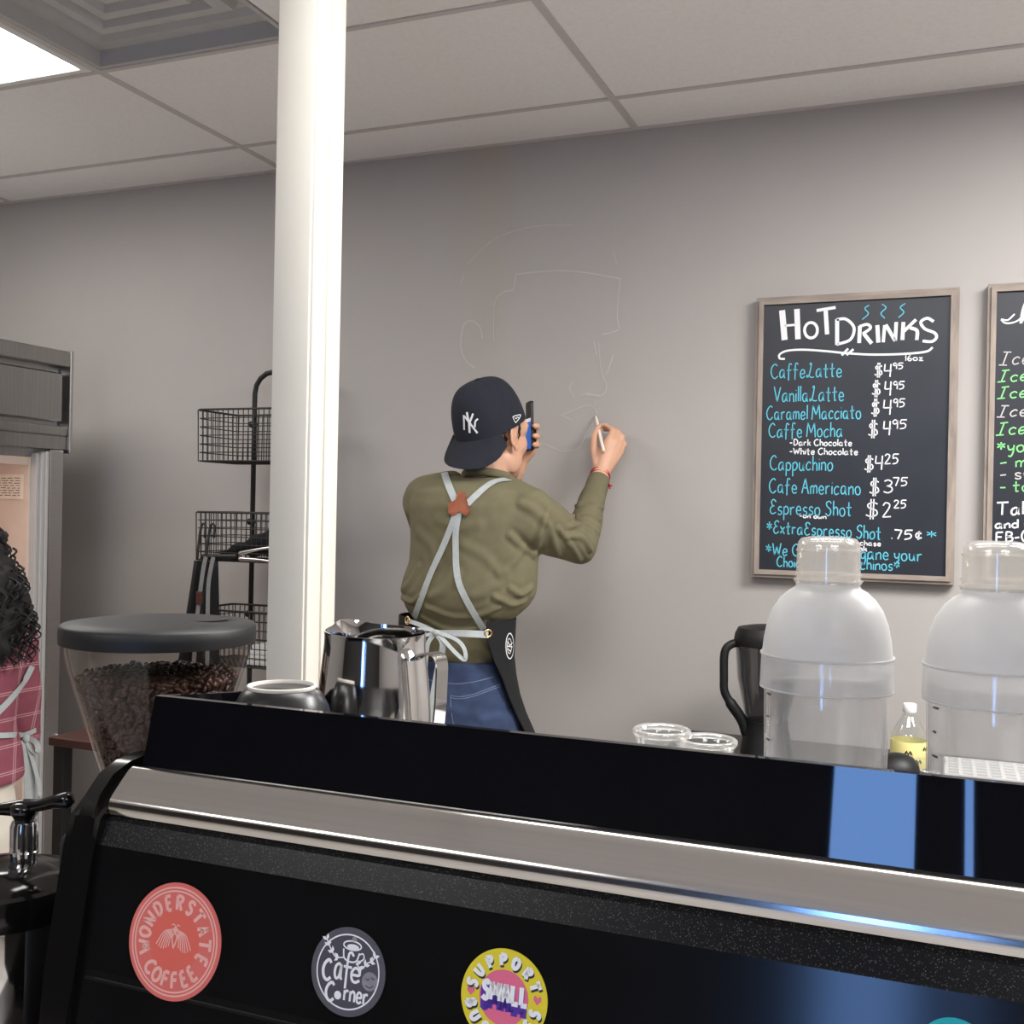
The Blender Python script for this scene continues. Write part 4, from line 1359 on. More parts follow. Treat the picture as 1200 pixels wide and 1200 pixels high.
# ------------------------------------------------------------------ back counter things
bl = P(898, 860, 2.80)
bx, by = bl.x, 2.80
bd_ = thing('blender_jar', 'smoky blender jar with a black lid and handle on the back counter', 'blender', (bx, by, BZ))
bm = B(); lathe(bm, [(0, 0.0), (0.062, 0.0), (0.066, 0.006), (0.060, 0.05), (0.054, 0.085), (0.055, 0.092), (0, 0.092)], (bx, by, BZ + 0.0005), 40); obj('base_collar', bm, M['black_plastic'], bd_, auto=40)
bm = B(); lathe(bm, [(0.050, 0.085), (0.054, 0.10), (0.076, 0.20), (0.083, 0.292), (0.080, 0.292), (0.073, 0.20), (0.050, 0.10), (0.046, 0.086)], (bx, by, BZ), 40); obj('jar', bm, M['grey_jar'], bd_, auto=50)
bm = B(); lathe(bm, [(0, 0.285), (0.085, 0.285), (0.088, 0.292), (0.084, 0.315), (0.076, 0.330), (0.045, 0.336), (0, 0.337)], (bx, by, BZ), 40); obj('lid', bm, M['black_plastic'], bd_, auto=40)
bm = B()
hdir = Vector((-0.93, -0.37, 0)).normalized()
hp = [Vector((bx, by, BZ)) + hdir * a + Vector((0, 0, b)) for a, b in ((0.072, 0.292), (0.098, 0.284), (0.112, 0.262), (0.112, 0.20), (0.110, 0.165), (0.094, 0.135), (0.074, 0.108), (0.060, 0.085), (0.052, 0.06))]
tube(bm, crom(hp, 4), [0.011] * 20 + [0.014] * (len(crom(hp, 4)) - 20), 12, ball=True); obj('handle', bm, M['black_plastic'], bd_)

bo = P(1065, 880, 2.80)
bt = thing('soda_bottle', 'clear plastic bottle with a pale yellow label and white cap', 'bottle', (bo.x, 2.80, BZ))
bm = B(); lathe(bm, [(0, 0.0005), (0.035, 0.0005), (0.041, 0.006), (0.042, 0.02), (0.041, 0.03), (0.0425, 0.04), (0.0425, 0.075), (0.040, 0.092), (0.030, 0.115), (0.018, 0.133), (0.0135, 0.142), (0.0135, 0.160), (0, 0.160)], (bo.x, 2.80, BZ), 40)
obj('bottle_body', bm, M['glass'], bt, auto=60)
bm = B(); lathe(bm, [(0.0430, 0.012), (0.0434, 0.014), (0.0434, 0.074), (0.0430, 0.076)], (bo.x, 2.80, BZ), 40, 0)
for a, z_ in ((-1.75, 0.05), (-0.7, 0.06), (-1.2, 0.03)):
    q = []
    for j in range(5):
        t = a + 0.09 * j
        q.append(Vector((bo.x + 0.0437 * math.cos(t), 2.80 + 0.0437 * math.sin(t), BZ + z_ + (0.005 if j % 2 else -0.003))))
    strip(bm, q, [Vector((p.x - bo.x, p.y - 2.80, 0)).normalized() for p in q], 0.006, 0, 1)
obj('label_wrap', bm, [M['yellow_label'], M['ink']], bt)
bm = B(); lathe(bm, [(0, 0.1655), (0.0150, 0.1650), (0.0162, 0.163), (0.0164, 0.146), (0.0155, 0.144), (0.0137, 0.144)], (bo.x, 2.80, BZ), 32); obj('bottle_cap', bm, M['white_plastic'], bt, auto=40)

bw = P(1052, 900, 2.62)
bm = B(); lathe(bm, [(0, 0.0), (0.03, 0.0), (0.034, 0.003), (0.046, 0.012), (0.050, 0.03), (0.046, 0.052), (0.034, 0.068), (0.018, 0.075), (0.0, 0.077)], (bw.x, 2.62, BZ + 0.0005), 40)
tag(obj('bowl', bm, M['black_plastic'], origin=(bw.x, 2.62, BZ)), 'round black dome-shaped bowl in front of the soda bottle', 'bowl')
cl_ = P(1092, 905, 2.68)
bm = B()
box(bm, (cl_.x - 0.045, 2.69, BZ + 0.001), (cl_.x + 0.03, 2.75, BZ + 0.055), 0.012, 2)
for v in bm.verts:
    v.co += Vector((random.uniform(-1, 1), random.uniform(-1, 1), random.uniform(0, 1))) * 0.004
tag(obj('plastic_box', bm, M['glass'], origin=(cl_.x, 2.68, BZ), smooth=False), 'crinkled clear plastic box beside the soda bottle', 'box')
cr_ = P(1166, 905, 2.72)
rk = thing('grid_tray', 'white plastic grid tray seen through the right-hand shaker', 'tray', (cr_.x, 2.72, BZ))
bm = B()
wX, wY = 0.105, 0.09
for k in range(8):
    x = cr_.x - wX + 2 * wX * k / 7
    box(bm, (x - 0.004, 2.72 - wY, BZ + 0.035), (x + 0.004, 2.72 + wY, BZ + 0.041))
for k in range(7):
    y = 2.72 - wY + 2 * wY * k / 6
    box(bm, (cr_.x - wX, y - 0.004, BZ + 0.0352), (cr_.x + wX, y + 0.004, BZ + 0.0408))
obj('grid', bm, M['white_plastic'], rk, smooth=False)
for x in (-1, 1):
    for y in (-1, 1):
        bm = B(); box(bm, (cr_.x + x * wX - 0.006, 2.72 + y * wY - 0.006, BZ + 0.0005), (cr_.x + x * wX + 0.006, 2.72 + y * wY + 0.006, BZ + 0.036)); obj('foot', bm, M['white_plastic'], rk, smooth=False)

# ------------------------------------------------------------------ fridge, front facing the room from the left
FX = -2.684
FY0, FY1 = 1.40, 2.75
fr = thing('fridge', 'stainless steel upright fridge standing open with a lit warm interior', 'fridge', (FX - 0.4, (FY0 + FY1) / 2, 0))
zt_ = 1.966
bm = B()
D_ = 0.72
box(bm, (FX - D_, FY0, 0.10), (FX - D_ + 0.04, FY1 - 0.03, 1.6130))                     # rear wall
box(bm, (FX - D_ + 0.04, FY1 - 0.0954, 0.10), (FX - 0.05, FY1 - 0.03, 1.6130))          # far wall
box(bm, (FX - D_ + 0.04, FY0, 0.10), (FX - 0.05, FY0 + 0.05, 1.6130))                  # near wall
box(bm, (FX - D_, FY0, 1.6130), (FX - 0.05, FY1 - 0.03, 1.9430))                         # machine box
box(bm, (FX - D_, FY0, 0.10), (FX - 0.05, FY1 - 0.03, 0.14))
obj('cabinet', bm, M['fridge'], fr, smooth=False)
bm = B()
# header: sunk louvre cover with a flange along the far end
box(bm, (FX - 0.05, FY0, 1.9155), (FX, FY1 - 0.012, zt_), 0.003, 1)
box(bm, (FX - 0.05, FY0, 1.734), (FX - 0.012, FY1 - 0.03, 1.8935), 0.004, 1)
box(bm, (FX - 0.07, FY0, 1.6130), (FX - 0.045, FY1 - 0.02, 1.9430))
box(bm, (FX - 0.05, FY0, 1.6845), (FX - 0.002, FY1 - 0.014, 1.7175), 0.006, 2)
box(bm, (FX - 0.05, FY0, 1.6405), (FX - 0.010, FY1 - 0.014, 1.6856), 0.002, 1)
obj('header', bm, M['fridge'], fr, smooth=False)
bm = B(); box(bm, (FX - 0.06, FY1 - 0.013, 1.6295), (FX + 0.004, FY1, zt_ + 0.003), 0.002, 1); obj('header_flange', bm, M['steel'], fr, smooth=False)
# front stile, gasket and liner
bm = B(); box(bm, (FX - 0.05, FY1 - 0.083, 0.10), (FX - 0.006, FY1 - 0.027, 1.6372), 0.002, 1); obj('door_stile', bm, M['steel'], fr, smooth=False)
bm = B()
for k, (y, w_, d_) in enumerate(((FY1 - 0.096, 0.012, 0.010), (FY1 - 0.110, 0.013, 0.016), (FY1 - 0.124, 0.013, 0.024))):
    box(bm, (FX - 0.06, y, 0.10), (FX - d_, y + w_, 1.6317 - 0.004 * k), 0.0015, 1)
obj('door_gasket', bm, M['vent'], fr, smooth=False)
bm = B()
I0, I1 = FX - D_ + 0.041, FX - 0.0495
box(bm, (I0, FY1 - 0.132, 0.141), (I1, FY1 - 0.0955, 1.6119))      # far lining
box(bm, (I0, FY0 + 0.051, 1.5855), (I1, FY1 - 0.133, 1.6119))       # lid lining
box(bm, (I0, FY0 + 0.051, 0.141), (I0 + 0.012, FY1 - 0.133, 1.5844))
box(bm, (I0 + 0.013, FY0 + 0.051, 0.141), (I1, FY1 - 0.133, 0.155))
lnr = obj('lining', bm, M['liner'], fr, smooth=False)
for z in (0.55, 0.95):
    bm = B()
    for k in range(24):
        y = FY0 + 0.06 + (FY1 - FY0 - 0.2) * k / 23
        tube(bm, [(I0 + 0.03, y, z), (I1 - 0.03, y, z)], 0.0025, 6)
    tube(bm, [(I1 - 0.03, FY0 + 0.055, z - 0.003), (I1 - 0.03, FY1 - 0.135, z - 0.003)], 0.004, 6)
    obj('shelf', bm, M['white_metal'], fr)
# notice on the far lining
q0, q1 = P(-40, 560, FY1 - 0.134), P(27, 585, FY1 - 0.134)
bm = B(); box(bm, (q0.x, FY1 - 0.136, q1.z), (q1.x, FY1 - 0.1325, P(10, 556, FY1 - 0.134).z))
nt_ = FY1 - 0.1365
za, zb2 = q1.z, P(10, 556, FY1 - 0.134).z
for k in range(8):
    z = zb2 - 0.012 - k * (zb2 - za - 0.02) / 7.5
    x = q1.x - 0.012
    while x > q0.x + 0.02:
        l = random.uniform(0.008, 0.03)
        strip(bm, [Vector((x, nt_, z)), Vector((x - l, nt_, z + random.uniform(-.001, .001)))], NY_, 0.0022, 0, 1)
        x -= l + 0.006
obj('notice', bm, [M['paper'], M['ink']], fr, smooth=False)
lampm = glow('fridge_bulb', (1.0, 0.80, 0.66), 15.0)
bm = B(); tube(bm, [(FX - 0.25, FY1 - 0.35, 1.5580), (FX - 0.25, FY1 - 0.75, 1.5580)], 0.012, 12, ball=True); obj('interior_lamp', bm, lampm, fr)
hz = P(76, 867, FY1 - 0.03)
bm = B(); box(bm, (FX - 0.03, FY1 - 0.03, hz.z - 0.016), (FX + 0.012, FY1 - 0.004, hz.z + 0.016), 0.004, 2); box(bm, (FX - 0.02, FY1 - 0.006, hz.z - 0.012), (FX + 0.0, FY1 + 0.05, hz.z + 0.006), 0.004, 2); obj('hinge', bm, M['chrome'], fr, smooth=False)
for y in (FY0 + 0.08, FY1 - 0.1):
    for x in (FX - D_ + 0.08, FX - 0.12):
        bm = B(); lathe(bm, [(0, 0.0), (0.022, 0.0), (0.026, 0.01), (0.018, 0.03), (0.018, 0.1), (0, 0.1)], (x, y, 0), 16); obj('foot', bm, M['steel'], fr)

# small red-brown table behind the grinder
tx0, tx1 = P(91, 872, 2.15), P(128, 876, 2.15)
tb = thing('side_table', 'small red-brown table top showing behind the grinder hopper', 'table', (tx0.x + 0.15, 2.2, 0))
zt2 = P(100, 869, 2.05).z
bm = B(); box(bm, (tx0.x, 2.05, zt2 - 0.022), (tx0.x + 0.36, 2.36, zt2), 0.004); obj('tabletop', bm, M['red_wood'], tb, smooth=False)
for x in (0.025, 0.335):
    for y in (2.075, 2.335):
        bm = B(); box(bm, (tx0.x + x - 0.016, y - 0.016, 0), (tx0.x + x + 0.016, y + 0.016, zt2 - 0.022), 0.002); obj('leg', bm, M['black_plastic'], tb, smooth=False)

# ------------------------------------------------------------------ wire basket stand
rx0 = P(233, 480, 2.75).x
rx1 = P(389, 600, 2.95).x
ys0, ys1 = 2.74, 2.95
st_ = thing('basket_stand', 'black wire three-tier basket stand behind the white post', 'stand', ((rx0 + rx1) / 2, 2.95, 0))
pl0 = P(298, 500, 2.965).x
pl1 = rx0 + rx1 - pl0
ztop = P(320, 436, 2.965).z
bm = B()
pts = [Vector((pl0, 2.965, 0.02)), Vector((pl0, 2.965, ztop - 0.07))] + [Vector((pl0 + 0.07 - 0.07 * math.cos(a), 2.965, ztop - 0.07 + 0.07 * math.sin(a))) for a in (0.4, 0.8, 1.2, PI / 2)]
pts += [Vector((rx0 + rx1 - p.x, p.y, p.z)) for p in pts[::-1]]
tube(bm, pts, 0.0085, 10)
obj('pole_frame', bm, M['wire'], st_)
for x in (pl0, pl1):
    bm = B(); tube(bm, [(x, 2.70, 0.012), (x, 3.0, 0.012)], 0.011, 10); obj('foot_bar', bm, M['wire'], st_)

def basket(zt, zb_):
    bm = B()
    r = 0.0017
    def loop(z, rad, ins=0.0):
        a, b, c_, d = rx0 + ins, rx1 - ins, ys0 + ins, ys1 - ins
        k = 0.02
        pts = []
        for cx, cy, a0 in ((b - k, d - k, 0), (a + k, d - k, PI / 2), (a + k, c_ + k, PI), (b - k, c_ + k, 1.5 * PI)):
            for j in range(4):
                t = a0 + PI / 2 * j / 3
                pts.append(Vector((cx + k * math.cos(t), cy + k * math.sin(t), z)))
        fr_ = pts
        n = len(pts)
        rings = []
        for i in range(n):
            t_ = (pts[(i + 1) % n] - pts[i - 1]).normalized()
            u = t_.cross(Vector((0, 0, 1)))
            rings.append([bm.verts.new(pts[i] + (u * math.cos(2 * PI * q / 6) + Vector((0, 0, 1)) * math.sin(2 * PI * q / 6)) * rad) for q in range(6)])
        skin(bm, rings, closed=True)
    H = zt - zb_
    loop(zt, 0.0036)
    loop(zb_, 0.0028, 0.004)
    for k in range(1, 6):
        loop(zb_ + H * k / 6, r, 0.002)
    nx, ny = 19, 9
    for k in range(nx + 1):
        x = rx0 + 0.006 + (rx1 - rx0 - 0.012) * k / nx
        tube(bm, [(x, ys0, zt), (x, ys0 + 0.004, zb_), (x, ys1 - 0.004, zb_), (x, ys1, zt)], r, 5)
    for k in range(ny + 1):
        y = ys0 + 0.006 + (ys1 - ys0 - 0.012) * k / ny
        tube(bm, [(rx0, y, zt), (rx0 + 0.004, y, zb_), (rx1 - 0.004, y, zb_), (rx1, y, zt)], r, 5)
    for x in (pl0, pl1):
        tube(bm, [(x, ys1 - 0.004, zt - 0.03), (x, 2.968, zt - 0.03)], 0.011, 10)
    return obj('basket', bm, M['wire'], st_)
BT = []
for a, b in ((480, 540), (600, 656), (718, 790)):
    z0_, z1_ = P(234, a, ys0).z, P(234, b, ys0).z
    if a == 718:
        z0_ = P(300, 718, ys0).z; z1_ = z0_ - 0.17
    basket(z0_, z1_)
    BT.append((z0_, z1_))

# apron draped over the middle basket, hanging at the side
zA = BT[1][1]
bm = B()
rows = []
for k in range(14):
    t = k / 13
    z = BT[1][1] - 0.002 - t * 0.42
    row = []
    wd = 0.07 + 0.07 * t
    for j in range(15):
        s = j / 14
        x = rx0 + 0.012 - 0.065 * t + wd * (s) * 1.15 + 0.004 * math.sin(s * 14 + t * 2)
        y = ys0 - 0.014 - 0.012 * math.sin(s * 11 + 1.3 * t) * (0.4 + t)
        row.append(Vector((x, y, z)))
    rows.append(row)
A_ = [[bm.verts.new(p) for p in r] for r in rows]
Bk = [[bm.verts.new(p + Vector((0, 0.004, 0))) for p in r] for r in rows]
for G, fl in ((A_, False), (Bk, True)):
    for a, b in zip(G[:-1], G[1:]):
        for j in range(14):
            f = (a[j], a[j + 1], b[j + 1], b[j])
            bm.faces.new(f[::-1] if fl else f)
for a, b in zip(A_[:-1], A_[1:]):
    pass
for i in range(13):
    bm.faces.new((A_[i][0], A_[i + 1][0], Bk[i + 1][0], Bk[i][0])); bm.faces.new((A_[i][14], Bk[i][14], Bk[i + 1][14], A_[i + 1][14]))
for j in range(14):
    bm.faces.new((A_[0][j], Bk[0][j], Bk[0][j + 1], A_[0][j + 1])); bm.faces.new((A_[13][j], A_[13][j + 1], Bk[13][j + 1], Bk[13][j]))
hang = thing('hanging_apron', 'black apron with grey straps hanging from the wire basket stand', 'apron', (rx0, ys0 - 0.015, zA))
obj('cloth', bm, M['apron'], hang)
for off, dx in ((0.055, 0.012), (0.083, -0.002)):
    bm = B()
    q = crom([Vector((rx0 + off + 0.012, ys0 - 0.028, zA + 0.012)), Vector((rx0 + off + 0.006, ys0 - 0.03, zA - 0.02)), Vector((rx0 + off, ys0 - 0.034, zA - 0.08)), Vector((rx0 + off - dx, ys0 - 0.036, zA - 0.2)), Vector((rx0 + off - dx * 2, ys0 - 0.036, zA - 0.40))], 5)
    strip(bm, q, Vector((0.2, -1, 0)).normalized(), 0.013, 0.0015)
    obj('strap', bm, M['dark_strap'], hang, auto=40)
bm = B(); box(bm, (rx0 + 0.044, ys0 - 0.044, zA - 0.135), (rx0 + 0.068, ys0 - 0.037, zA - 0.095), 0.003); obj('leather_patch', bm, M['red_wood'], hang, smooth=False)
for dx in (0.028, 0.062):
    bm = B(); tube(bm, crom([Vector((rx0 + dx, ys0 - 0.02, zA + 0.0)), Vector((rx0 + dx, ys0 - 0.012, zA + 0.06)), Vector((rx0 + dx + 0.004, ys0 - 0.006, zA + 0.108)), Vector((rx0 + dx + 0.018, ys0 - 0.006, zA + 0.108)), Vector((rx0 + dx + 0.021, ys0 - 0.012, zA + 0.07))], 4), 0.004, 8)
    obj('hook', bm, M['wire'], hang)
# folded dark cloth and metal tongs inside the middle basket
bm = B()
loft(bm, [(Vector((rx0 + 0.07 + (rx1 - rx0 - 0.10) * t, (ys0 + ys1) / 2, zA + 0.008 + 0.012 + 0.045 * min(1, t * 1.4))), Vector((0, 0.085, 0)), Vector((-0.01, 0, 0.008 + 0.045 * min(1, t * 1.4)))) for t in [k / 10 for k in range(11)]], 18)
me_ = remesh(bm, 0.008, 3)
co, no = mesh_arrays(me_)
set_co(me_, co + no * (0.004 * np.sin(co[:, 0:1] * 90 + co[:, 1:2] * 60)))
co, no = mesh_arrays(me_)
co[:, 2] = np.maximum(co[:, 2], zA + 0.004)
set_co(me_, co)
tag(obj('folded_cloth', me_, M['apron'], origin=(rx0 + 0.2, 2.84, zA)), 'dark folded cloth lying in the middle wire basket', 'cloth')
tg = thing('tongs', 'shiny metal tongs sticking out of the middle wire basket', 'tongs', (rx0 + 0.15, ys0 - 0.02, zA))
for dz in (0.0, 0.022):
    bm = B()
    a, b = P(282, 655 - dz * 300, ys0 - 0.02), P(330, 660 - dz * 900, ys0 - 0.008)
    tube(bm, [a, a.lerp(b, 0.5) + Vector((0, 0, 0.003)), b], [0.007, 0.004, 0.005], 10, ball=True)
    obj('arm', bm, M['steel'], tg)
a, b = P(238, 652, ys0 - 0.012), P(276, 652, ys0 - 0.012)
bm = B(); tube(bm, [a, b], 0.008, 10, ball=True)
tag(obj('rolled_tube', bm, M['black_plastic'], origin=a), 'black tube lying along the edge of the middle wire basket', 'tube')
# paper stack in the lowest basket
z0_ = BT[2][1] + 0.005
for k in range(4):
    bm = B()
    box(bm, (rx0 + 0.19 + 0.006 * k, ys0 + 0.02, z0_ + 0.016 * k), (rx1 - 0.03 - 0.01 * k, ys1 - 0.02, z0_ + 0.015 + 0.016 * k), 0.003)
    tag(obj('folded_towel', bm, M['white_plastic'], smooth=False, origin=(rx0 + 0.3, 2.84, z0_ + 0.016 * k)), ('lowest', 'second from the bottom', 'third from the bottom', 'topmost')[k] + ' white folded towel of the stack in the lowest wire basket', 'towel', 'white towels in the lowest basket')
# ------------------------------------------------------------------ people
V3 = Vector
def cap_tube(bm, a, b, ra, rb, seg=16):
    tube(bm, [a, V3(a).lerp(V3(b), 0.5), b], [ra, (ra + rb) / 2, rb], seg, ball=True)

def chain(bm, pts, rad, seg=10):
    tube(bm, pts, rad, seg, ball=True)

def head_shape(bm, H, F, U, k=1.0):
    """skull, jaw, nose, ears ... H: middle of the head at ear height; F: where the face looks"""
    F = F.normalized(); R = F.cross(U).normalized(); U = R.cross(F).normalized()
    def W(f, r, u):
        return H + (F * f + R * r + U * u) * k
    E_ = lambda c, f, r, u: ellipsoid(bm, c, (F * f * k, R * r * k, U * u * k), u=24, v=14)
    E_(W(-0.004, 0, 0.035), 0.096, 0.076, 0.092)
    E_(W(0.030, 0, -0.035), 0.064, 0.062, 0.078)
    E_(W(0.050, 0, -0.085), 0.040, 0.042, 0.032)
    E_(W(0.075, 0, -0.102), 0.018, 0.022, 0.016)
    for s in (-1, 1):
        E_(W(0.020, s * 0.048, -0.065), 0.038, 0.016, 0.036)
        E_(W(0.058, s * 0.038, -0.024), 0.032, 0.022, 0.034)
        E_(W(0.058, s * 0.046, 0.022), 0.026, 0.022, 0.03)
        E_(W(0.082, s * 0.034, 0.024), 0.012, 0.026, 0.008)
        # ear: rim, lobe and bowl
        c = W(-0.004, s * 0.075, -0.004)
        ellipsoid(bm, c, ((F * 0.018 + R * s * -0.006) * k, (R * s * 0.010 - F * 0.004) * k, (U * 0.031 - F * 0.006) * k), u=16, v=10)
        rim = [W(-0.006 + 0.017 * math.cos(t) - 0.004, s * (0.082 - 0.004 * math.cos(t)), -0.002 + 0.029 * math.sin(t)) for t in [0.2 + q * 0.42 for q in range(11)]]
        tube(bm, rim, 0.0042 * k, 8, ball=True)
        E_(W(0.002, s * 0.077, -0.034), 0.009, 0.006, 0.010)
    tube(bm, [W(0.086, 0, 0.020), W(0.102, 0, -0.008), W(0.112, 0, -0.026)], [0.008 * k, 0.010 * k, 0.013 * k], 12, ball=True)
    for s in (-1, 1):
        E_(W(0.098, s * 0.012, -0.030), 0.010, 0.009, 0.008)
    tube(bm, [W(0.086, -0.022, -0.064), W(0.097, 0, -0.060), W(0.086, 0.022, -0.064)], [0.004 * k, 0.0075 * k, 0.004 * k], 10, ball=True)
    tube(bm, [W(0.084, -0.018, -0.071), W(0.094, 0, -0.073), W(0.084, 0.018, -0.071)], [0.004 * k, 0.008 * k, 0.004 * k], 10, ball=True)
    return W

def legs_shape(bm, hipL, hipR, kneeL, kneeR, ankL, ankR, r):
    for h, k, a in ((hipL, kneeL, ankL), (hipR, kneeR, ankR)):
        chain(bm, [h, h.lerp(k, 0.5), k, k.lerp(a, 0.3), a], [r[0], r[1], r[2], r[3], r[4]], 18)

def shoe(bm, ank, d):
    d = V3((d.x, d.y, 0)).normalized(); s = d.cross(V3((0, 0, 1)))
    b = V3((ank.x, ank.y, 0))
    loft(bm, [(b - d * 0.085 + V3((0, 0, 0.035)), s * 0.016, V3((0, 0, 0.02))), (b - d * 0.07 + V3((0, 0, 0.045)), s * 0.034, V3((0, 0, 0.045))), (b + V3((0, 0, 0.048)), s * 0.038, V3((0, 0, 0.047))),
              (b + d * 0.06 + V3((0, 0, 0.036)), s * 0.042, V3((0, 0, 0.036))), (b + d * 0.13 + V3((0, 0, 0.027)), s * 0.046, V3((0, 0, 0.027))), (b + d * 0.175 + V3((0, 0, 0.022)), s * 0.03, V3((0, 0, 0.02))), (b + d * 0.19 + V3((0, 0, 0.02)), s * 0.01, V3((0, 0, 0.010)))], 20)

# ============ the young man drawing on the wall
YB = 2.56
PHI = math.radians(24)
def sil(y, xl, xr, Yc=YB, ratio=0.62, d=0.0):
    c = P((xl + xr) / 2, y, Yc)
    hw = (xr - xl) / 2 / FPX * (c - CAMP).dot(CF)
    a = hw / math.sqrt(math.cos(PHI) ** 2 + (ratio * math.sin(PHI)) ** 2) + d
    return (c, V3((a, 0, 0)), V3((0, a * ratio, 0)))
torso = [(560, 520, 600, 2.585), (566, 500, 616, 2.58), (576, 483, 629, 2.575), (592, 478, 633, 2.565), (612, 479, 633, 2.56), (637, 480, 630, 2.56), (660, 479, 630, 2.56),
         (680, 472, 629, 2.56), (694, 468, 627, 2.56), (706, 470, 620, 2.56), (716, 476, 609, 2.56), (728, 485, 593, 2.56), (745, 489, 583, 2.56), (765, 490, 579, 2.56), (786, 489, 577, 2.56)]
shR, elR, wrR = P(621, 607, 2.545), P(678, 640, 2.735), P(701, 566, 2.915)
shL, elL, wrL = P(498, 588, 2.59), P(512, 650, 2.83), P(602, 556, 2.765)
hipc = P(546, 822, YB)
hL, hR = hipc + V3((-0.075, 0.0, -0.06)), hipc + V3((0.072, 0.0, -0.06))
kL, kR = V3((hL.x - 0.02, 2.60, 0.50)), V3((hR.x + 0.02, 2.60, 0.50))
aL, aR = V3((hL.x - 0.03, 2.54, 0.09)), V3((hR.x + 0.03, 2.54, 0.09))
Hc = P(577, 511, 2.605)
HF = V3((0.30, 0.95, -0.02)).normalized()
HU = (V3((0, 0, 1)) - HF * HF.z).normalized()
HU = (HU - HF * 0.10 + HF.cross(HU) * -0.02).normalized()
HF = (HF - HU * HF.dot(HU)).normalized()

man = thing('person', 'person in olive sweater and backwards navy cap drawing on the grey wall', 'person', (hipc.x, YB, 0))
bm = B()
head_shape(bm, Hc, HF, HU)
nb = P(571, 566, 2.585)
chain(bm, [Hc - HU * 0.055 - HF * 0.018, (Hc - HU * 0.1 - HF * 0.022).lerp(nb, 0.5), nb, nb - V3((0, 0, 0.05))], [0.052, 0.054, 0.060, 0.075], 20)
loft(bm, [sil(y, a, b, Yc, d=-0.018) for y, a, b, Yc in torso[1:]] + [sil(810, 487, 596, d=-0.012), sil(850, 484, 604, d=-0.012), sil(880, 490, 600, d=-0.02)], 28)
chain(bm, [shR, shR.lerp(elR, 0.5), elR, elR.lerp(wrR, 0.35), wrR, P(704, 555, 2.935)], [0.048, 0.042, 0.034, 0.034, 0.026, 0.024], 16)
chain(bm, [shL, shL.lerp(elL, 0.5), elL, elL.lerp(wrL, 0.35), wrL], [0.050, 0.045, 0.038, 0.038, 0.027], 16)
legs_shape(bm, hL, hR, kL, kR, aL, aR, (0.072, 0.066, 0.052, 0.05, 0.036))
for a in (aL, aR):
    chain(bm, [a, V3((a.x, a.y + 0.07, 0.05)), V3((a.x, a.y + 0.14, 0.03))], [0.036, 0.034, 0.022])
# right hand closed on the chalk
Q = lambda x, y, Y: P(x, y, Y)
Wr = Q(704, 556, 2.935)
mcp = [Q(714, 516, 2.965), Q(720, 518, 2.972), Q(724.5, 522, 2.981), Q(727, 528, 2.990)]
for m, r in zip(mcp, (0.0145, 0.0145, 0.0135, 0.0125)):
    chain(bm, [Wr.lerp(m, 0.05), Wr.lerp(m, 0.5), m], [0.020, 0.0175, r], 14)
chain(bm, [Wr.lerp(mcp[1], 0.4), Q(708, 530, 2.972)], [0.019, 0.017], 14)
chain(bm, [mcp[0], Q(717.5, 503.5, 2.988), Q(709.5, 497.8, 2.999), Q(702.5, 499, 3.004)], [0.0103, 0.0080, 0.0072, 0.0067])
chain(bm, [mcp[1], Q(724.5, 506, 2.998), Q(716.5, 501, 3.014), Q(708.5, 504, 3.016)], [0.0103, 0.0080, 0.0072, 0.0067])
chain(bm, [mcp[2], Q(730, 511.5, 3.004), Q(723, 506, 3.024), Q(715, 509, 3.026)], [0.0097, 0.0077, 0.0069, 0.0063])
chain(bm, [mcp[3], Q(732.5, 520, 3.006), Q(727, 512.5, 3.027), Q(720.5, 514, 3.032)], [0.0088, 0.0069, 0.0062, 0.0058])
chain(bm, [Q(701, 546, 2.945), Q(696.5, 527, 2.962), Q(696.6, 511, 2.982), Q(700.3, 502, 2.996)], [0.0165, 0.0130, 0.0106, 0.0085])
# left hand wrapped round the phone from its far side
WL = wrL + V3((0.01, 0.0, 0.01))
pal = Q(615, 531, 2.768)
fm = [Q(623, 502, 2.768), Q(624.5, 511, 2.768), Q(625, 520.5, 2.768), Q(624, 529, 2.768)]
for m in fm[:3]:
    chain(bm, [WL, pal.lerp(m, 0.2), m], [0.022, 0.017, 0.0125], 14)
chain(bm, [WL, Q(612, 539, 2.766), fm[3]], [0.023, 0.018, 0.012], 14)
for i, (m, ty) in enumerate(zip(fm[:3], (499.5, 511, 521.5))):
    chain(bm, [m, Q(629, ty + 0.5, 2.733), Q(629.2, ty, 2.703), Q(626.2, ty - 0.3, 2.686)], [0.0108, 0.0096, 0.0086, 0.0078])
chain(bm, [WL, Q(603, 535, 2.775), Q(604, 521, 2.79), Q(608, 512, 2.79)], [0.017, 0.013, 0.0105, 0.0085])
body = remesh(bm, 0.0042, 3)
obj('body', body, M['skin'], man)
# eyes
HR = HF.cross(HU)
for s in (-1, 1):
    bm = B(); ellipsoid(bm, Hc + HF * 0.067 + HR * s * 0.032 + HU * 0.004, (HF * 0.011, HR * 0.013, HU * 0.008)); obj('eye', bm, M['eye'], man)
